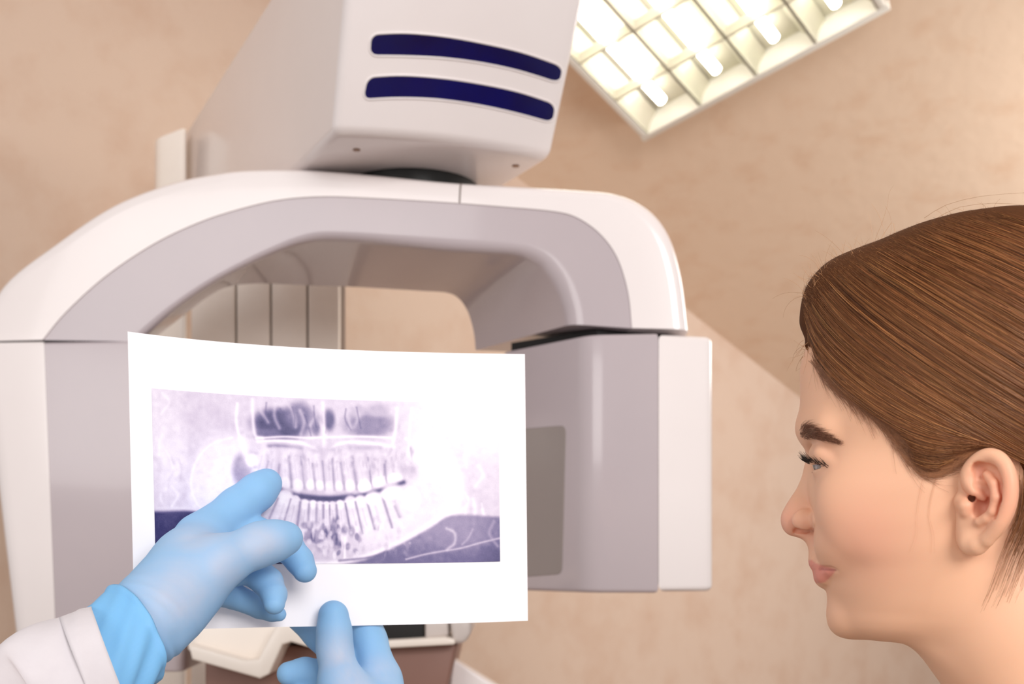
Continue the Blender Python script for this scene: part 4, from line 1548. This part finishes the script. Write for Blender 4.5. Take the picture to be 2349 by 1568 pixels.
# the hair sits on the skin: at the hairline flush with the head, further in at the full outline
w = thick
fh2 = np.minimum(SF, GH.f - 0.0035) * w + (GH.f - 0.0006) * (1 - w)
GA.f[...] = np.maximum(fh2, -(sdv - 10) * 0.00028).astype(np.float32)
del fh2, w, thick
va, qa_ = GA.mesh(3)
cap_o = mesh_obj('hair', to_world(va), qa_, M['scalp'], woman)
cap_o['label'] = 'brown hair combed back from the forehead'
cu_, cv_ = to_px(va * np.array([1, np.sign(1.0), 1]))
sh_ = rng.normal(0, 0.35, len(va))
set_col(cap_o, np.array(lin((86, 52, 30)))[None, :] * (1 + 0.25 * sh_)[:, None])

# strands along guide curves given in the side view
guides = [
    [(1925, 896), (1975, 940), (2035, 1000), (2085, 1055), (2125, 1080), (2160, 1076), (2200, 1052), (2245, 1022), (2300, 1012), (2380, 1040)],
    [(1862, 806), (1905, 868), (1970, 925), (2045, 988), (2110, 1030), (2170, 1040), (2230, 1025), (2290, 1010), (2350, 1030), (2420, 1075)],
    [(1846, 770), (1880, 830), (1945, 895), (2030, 955), (2115, 1000), (2190, 1015), (2260, 1012), (2320, 1030), (2380, 1065), (2440, 1100)],
    [(1842, 715), (1875, 785), (1940, 855), (2020, 915), (2110, 968), (2195, 1000), (2275, 1020), (2350, 1060), (2410, 1095), (2470, 1120)],
    [(1850, 665), (1885, 735), (1950, 805), (2035, 870), (2130, 930), (2220, 980), (2300, 1020), (2370, 1060), (2440, 1095), (2500, 1115)],
    [(1872, 632), (1915, 690), (1985, 755), (2070, 820), (2165, 885), (2255, 940), (2340, 990), (2410, 1030), (2470, 1065), (2530, 1090)],
    [(1905, 606), (1955, 655), (2030, 712), (2120, 775), (2215, 838), (2310, 897), (2395, 948), (2460, 990), (2520, 1025), (2570, 1050)],
    [(1965, 581), (2025, 622), (2105, 672), (2195, 728), (2290, 786), (2380, 840), (2455, 888), (2520, 930), (2570, 970), (2600, 1005)],
    [(2030, 557), (2100, 592), (2185, 635), (2275, 682), (2365, 732), (2445, 780), (2515, 828), (2570, 876), (2600, 920), (2620, 970)],
    [(2090, 531), (2165, 560), (2250, 597), (2340, 640), (2425, 686), (2500, 735), (2560, 785), (2600, 835), (2622, 885), (2630, 930)],
    [(2170, 507), (2250, 528), (2335, 560), (2420, 602), (2495, 650), (2555, 705), (2598, 765), (2622, 825), (2632, 875), (2635, 910)],
    [(2270, 490), (2345, 508), (2420, 540), (2485, 582), (2540, 632), (2582, 690), (2610, 750), (2628, 810), (2635, 860), (2638, 900)]]
guides[2][0] = (1856, 772)
guides[3][0] = (1846, 716)
for g_ in guides[4:]:
    o_ = np.array(g_[0], float) - np.array([2240, 850.0])
    o_ /= np.linalg.norm(o_)
    g_[0] = (g_[0][0] + o_[0] * 16, g_[0][1] + o_[1] * 16)
GU = np.array([catmull(g_, 3) for g_ in guides])           # guides x K x 2
NG, KG, _ = GU.shape


def make_strands(n, spread, lift_lo, lift_hi, jitter, s_lo=0.0, s_hi=1.0, seed=11):
    r_ = np.random.default_rng(seed)
    gi = r_.uniform(0, NG - 1.001, n)
    i0 = gi.astype(int)
    fr = (gi - i0)[:, None, None]
    base_ = GU[i0] * (1 - fr) + GU[i0 + 1] * fr
    # clumps: pull towards the nearest lock line
    lock = np.round(gi * 16) / 16
    l0 = np.clip(lock.astype(int), 0, NG - 2)
    lf = (lock - l0)[:, None, None]
    lk = GU[l0] * (1 - lf) + GU[l0 + 1] * lf
    tt = np.linspace(0, 1, KG)[None, :, None]
    cl__ = r_.uniform(0, 0.55, (n, 1, 1))
    pth_ = base_ * (1 - cl__) + lk * cl__
    a0 = r_.uniform(s_lo, s_lo + spread, n)
    a1 = np.minimum(1.0, a0 + r_.uniform(0.45, 1.0, n))
    kk_ = (a0[:, None] + (a1 - a0)[:, None] * np.linspace(0, 1, 16)[None, :]) * (KG - 1.001)
    ki = kk_.astype(int)
    kf = (kk_ - ki)[:, :, None]
    rows_ = np.arange(n)[:, None]
    pth_ = pth_[rows_, ki] * (1 - kf) + pth_[rows_, ki + 1] * kf
    wob = r_.normal(0, jitter, (n, 1, 2)) + r_.normal(0, jitter, (n, 1, 2)) * np.sin(np.linspace(0, 3.0, 16)[None, :, None] * r_.uniform(0.5, 1.6, (n, 1, 1)) + r_.uniform(0, 6, (n, 1, 1)))
    pth_ = pth_ + wob * np.linspace(0.5, 1.0, 16)[None, :, None]
    p3, ok_ = cast_px(GA, pth_.reshape(-1, 2))
    nn_ = GA.normal(p3)
    off_ = np.clip(GA.sample(p3), 0, 0.012)[:, None]
    p3 = p3 - nn_ * off_
    lock_h = (np.sin(lock * 40.0) * 0.5 + 0.5)
    lift = r_.uniform(lift_lo, lift_hi, (n, 1)) + 0.0020 * lock_h[:, None]
    lift = np.broadcast_to(lift, (n, 16)) * np.minimum(1, np.linspace(0.15, 4, 16))[None, :]
    p3 = p3 + nn_ * lift.reshape(-1, 1)
    p3 = p3.reshape(n, 16, 3)
    # light smoothing along the strand
    for _ in range(3):
        p3[:, 1:-1] = 0.5 * p3[:, 1:-1] + 0.25 * (p3[:, :-2] + p3[:, 2:])
    tone = 0.72 + 0.30 * np.sin(lock * 40.0 + 1.0)[:, None] * 0.6 + r_.normal(0, 0.22, (n, 1))
    warm = np.array(lin((128, 78, 44)))
    gold = np.array(lin((190, 134, 80)))
    mixf = np.clip(r_.normal(0.14, 0.30, (n, 1)), 0, 1)
    col = (warm * (1 - mixf) + gold * mixf) * np.clip(tone, 0.25, 1.6) * 1.5
    return p3, col


p3, col = make_strands(16000, 0.30, 0.0001, 0.0024, 3.4)
strands('hair_strands', to_world(p3.reshape(-1, 3)).reshape(p3.shape), rng.uniform(0.00008, 0.00020, len(p3)), M['hair'], woman, col, root=0.3)
pm = p3[::4] * np.array([1, -1, 1])
strands('hair_strands', to_world(pm.reshape(-1, 3)).reshape(pm.shape), 0.0003, M['hair'], woman, col[::4])

# fine short hairs softening the hairline
GB = Grid(GH.lo, GH.lo + GH.h * (GH.n - 1), GH.h)
GB.f[...] = np.minimum(GH.f, GA.f)
nf = 3200
hs = rng.uniform(11.5, 62, nf)
hi_ = hs.astype(int)
hr = hl[hi_] * (1 - hs % 1)[:, None] + hl[hi_ + 1] * (hs % 1)[:, None]
hr = hr + rng.normal(0, 4.0, (nf, 2)) + np.array([0.55, -0.83]) * (rng.uniform(-4, 26, (nf, 1)))
# flow direction from the nearest guide point
gp_ = GU.reshape(-1, 2)
gd_ = np.gradient(GU, axis=1).reshape(-1, 2)
gd_ /= np.linalg.norm(gd_, axis=1, keepdims=True)
cur = hr.copy()
stp = rng.uniform(5, 11, (nf, 1))
trk = [cur.copy()]
bend = rng.normal(0, 0.22, nf)
for _ in range(8):
    ii = np.argmin(((cur[:, None, :] - gp_[None, :, :]) ** 2).sum(2), 1)
    dd = gd_[ii]
    cb2, sb2 = np.cos(bend), np.sin(bend)
    dd = np.stack([dd[:, 0] * cb2 - dd[:, 1] * sb2, dd[:, 0] * sb2 + dd[:, 1] * cb2], 1)
    cur = cur + dd * stp
    trk.append(cur.copy())
trk = np.stack(trk, 1)
p3b, _ = cast_px(GB, trk.reshape(-1, 2))
p3b = (p3b + GB.normal(p3b) * 0.0008).reshape(trk.shape[0], -1, 3)
strands('hairline_hairs', to_world(p3b.reshape(-1, 3)).reshape(p3b.shape), rng.uniform(0.00005, 0.00010, nf), M['hair'], woman, np.array(lin((140, 90, 56)))[None, :] * rng.uniform(0.6, 1.4, (nf, 1)))

# flyaways and baby hairs along the front and crown
fly = []
for i in range(230):
    s = rng.uniform(0, 1) ** 1.3
    base_ = catmull([(1846, 800), (1840, 740), (1845, 690), (1860, 645), (1900, 606), (1965, 580), (2080, 532), (2200, 500), (2345, 482)], 8)
    k = s * (len(base_) - 1.01)
    r0 = base_[int(k)]
    ang = np.interp(s, [0, 0.3, 0.6, 1], [2.6, -2.3, -1.2, -0.45]) + rng.normal(0, 0.55)
    L_ = rng.uniform(14, 60) * (1.0 if rng.uniform() < 0.85 else 1.8)
    curl = rng.normal(0, 0.7)
    y = rng.uniform(-0.02, 0.035)
    a = np.array([r0[0] + 10, r0[1] + 8])
    pts = [a]
    for j in range(9):
        pts.append(pts[-1] + np.array([math.cos(ang), math.sin(ang)]) * L_ / 9)
        ang += curl / 5
    fly.append([Hp(x, yv, y * (1 - 0.0 * j)) for j, (x, yv) in enumerate(pts)])
for pts in ([(2030, 580), (2005, 560), (2022, 515), (2036, 470), (2040, 440), (2062, 408)], [(2020, 590), (2010, 570), (2045, 510), (2052, 530), (2058, 570), (2060, 610)], [(2120, 500), (2170, 470), (2250, 450), (2349, 442), (2380, 442), (2400, 445)],
            [(2140, 505), (2200, 475), (2280, 466), (2349, 470), (2380, 476), (2400, 480)]):
    c = catmull(pts, 2)[:10]
    c = np.vstack([c, np.repeat(c[-1:], 10 - len(c), 0)]) if len(c) < 10 else c
    fly.append([Hp(a, b, 0.012) for a, b in c])
fly = np.array(fly)
strands('flyaway_hairs', to_world(fly.reshape(-1, 3)).reshape(fly.shape), 0.00012, M['hair'], woman, np.array(lin((196, 140, 92)))[None, :] * rng.uniform(0.7, 1.2, (len(fly), 1)))

# loose hair behind the ear and the wisp in front of it
wis = []
for i in range(210):
    s = rng.uniform(0, 1)
    x0 = rng.uniform(2338, 2420)
    g_ = [(x0, 1090 + rng.uniform(-30, 30)), (x0 - 4, 1160), (x0 - 18 - 18 * s, 1220), (x0 - 40 - 30 * s, 1285), (x0 - 62 - 34 * s, 1340 + 20 * s), (x0 - 84 - 36 * s, 1392 + 20 * s)]
    c = catmull(g_, 2)[:11] + rng.normal(0, 2.5, 2)
    y = 0.062 - 0.02 * rng.uniform(0, 1)
    c = catmull(c, 2)
    kx = np.linspace(0, (len(c) - 1.01) * rng.uniform(0.45, 1.0), 11)
    c = c[kx.astype(int)] * (1 - kx % 1)[:, None] + c[kx.astype(int) + 1] * (kx % 1)[:, None]
    wis.append([Hp(a, b, y) for a, b in c])
wis = np.array(wis)
uvw = wis.reshape(-1, 3)
strands('loose_hair', to_world(uvw).reshape(wis.shape), rng.uniform(0.00008, 0.0002, len(wis)), M['hair'], woman, np.array(lin((150, 98, 56)))[None, :] * rng.uniform(0.5, 1.3, (len(wis), 1)))
wsp = []
for i in range(8):
    s = rng.uniform(-2.4, 2.4)
    g_ = np.array([(2140 + 8 * s, 1080), (2126 + 7 * s, 1130), (2118 + 7 * s, 1180), (2122 + 10 * s, 1225), (2116 + 14 * s, 1268)])
    wsp.append(catmull(g_, 3) + rng.normal(0, 2.0, 2))
wsp = np.array(wsp)
p3, _ = cast_px(GH, wsp.reshape(-1, 2))
p3 = (p3 + GH.normal(p3) * 0.0006).reshape(len(wsp), -1, 3)
strands('side_wisp', to_world(p3.reshape(-1, 3)).reshape(p3.shape), 0.00003, M['hair'], woman, np.array(lin((190, 132, 92)))[None, :] * rng.uniform(0.8, 1.2, (len(wsp), 1)))

# shirt over shoulders and chest, below the frame
GS = Grid((-0.42, -0.26, -0.62), (0.02, 0.26, -0.10), 0.005)
GS.f[...] = 0.2
cN = Hp(2560, 1810)
GS.chain([cN + np.array([0.0, 0.0, -0.03]), cN + np.array([-0.02, 0, -0.12])], [0.066, 0.10], 0.04)
for s in (1, -1):
    GS.chain([cN + np.array([0, 0.03 * s, -0.07]), cN + np.array([-0.01, 0.155 * s, -0.10]), cN + np.array([0.0, 0.19 * s, -0.26]), cN + np.array([0.02, 0.2 * s, -0.40])], [0.06, 0.055, 0.045, 0.042], 0.05)
GS.chain([cN + np.array([-0.015, 0, -0.12]), cN + np.array([-0.02, 0, -0.28]), cN + np.array([-0.02, 0, -0.44])], [0.12, 0.125, 0.115], 0.06)
v, q = GS.mesh(3)
mesh_obj('shirt', to_world(v), q, M['shirt'], woman)
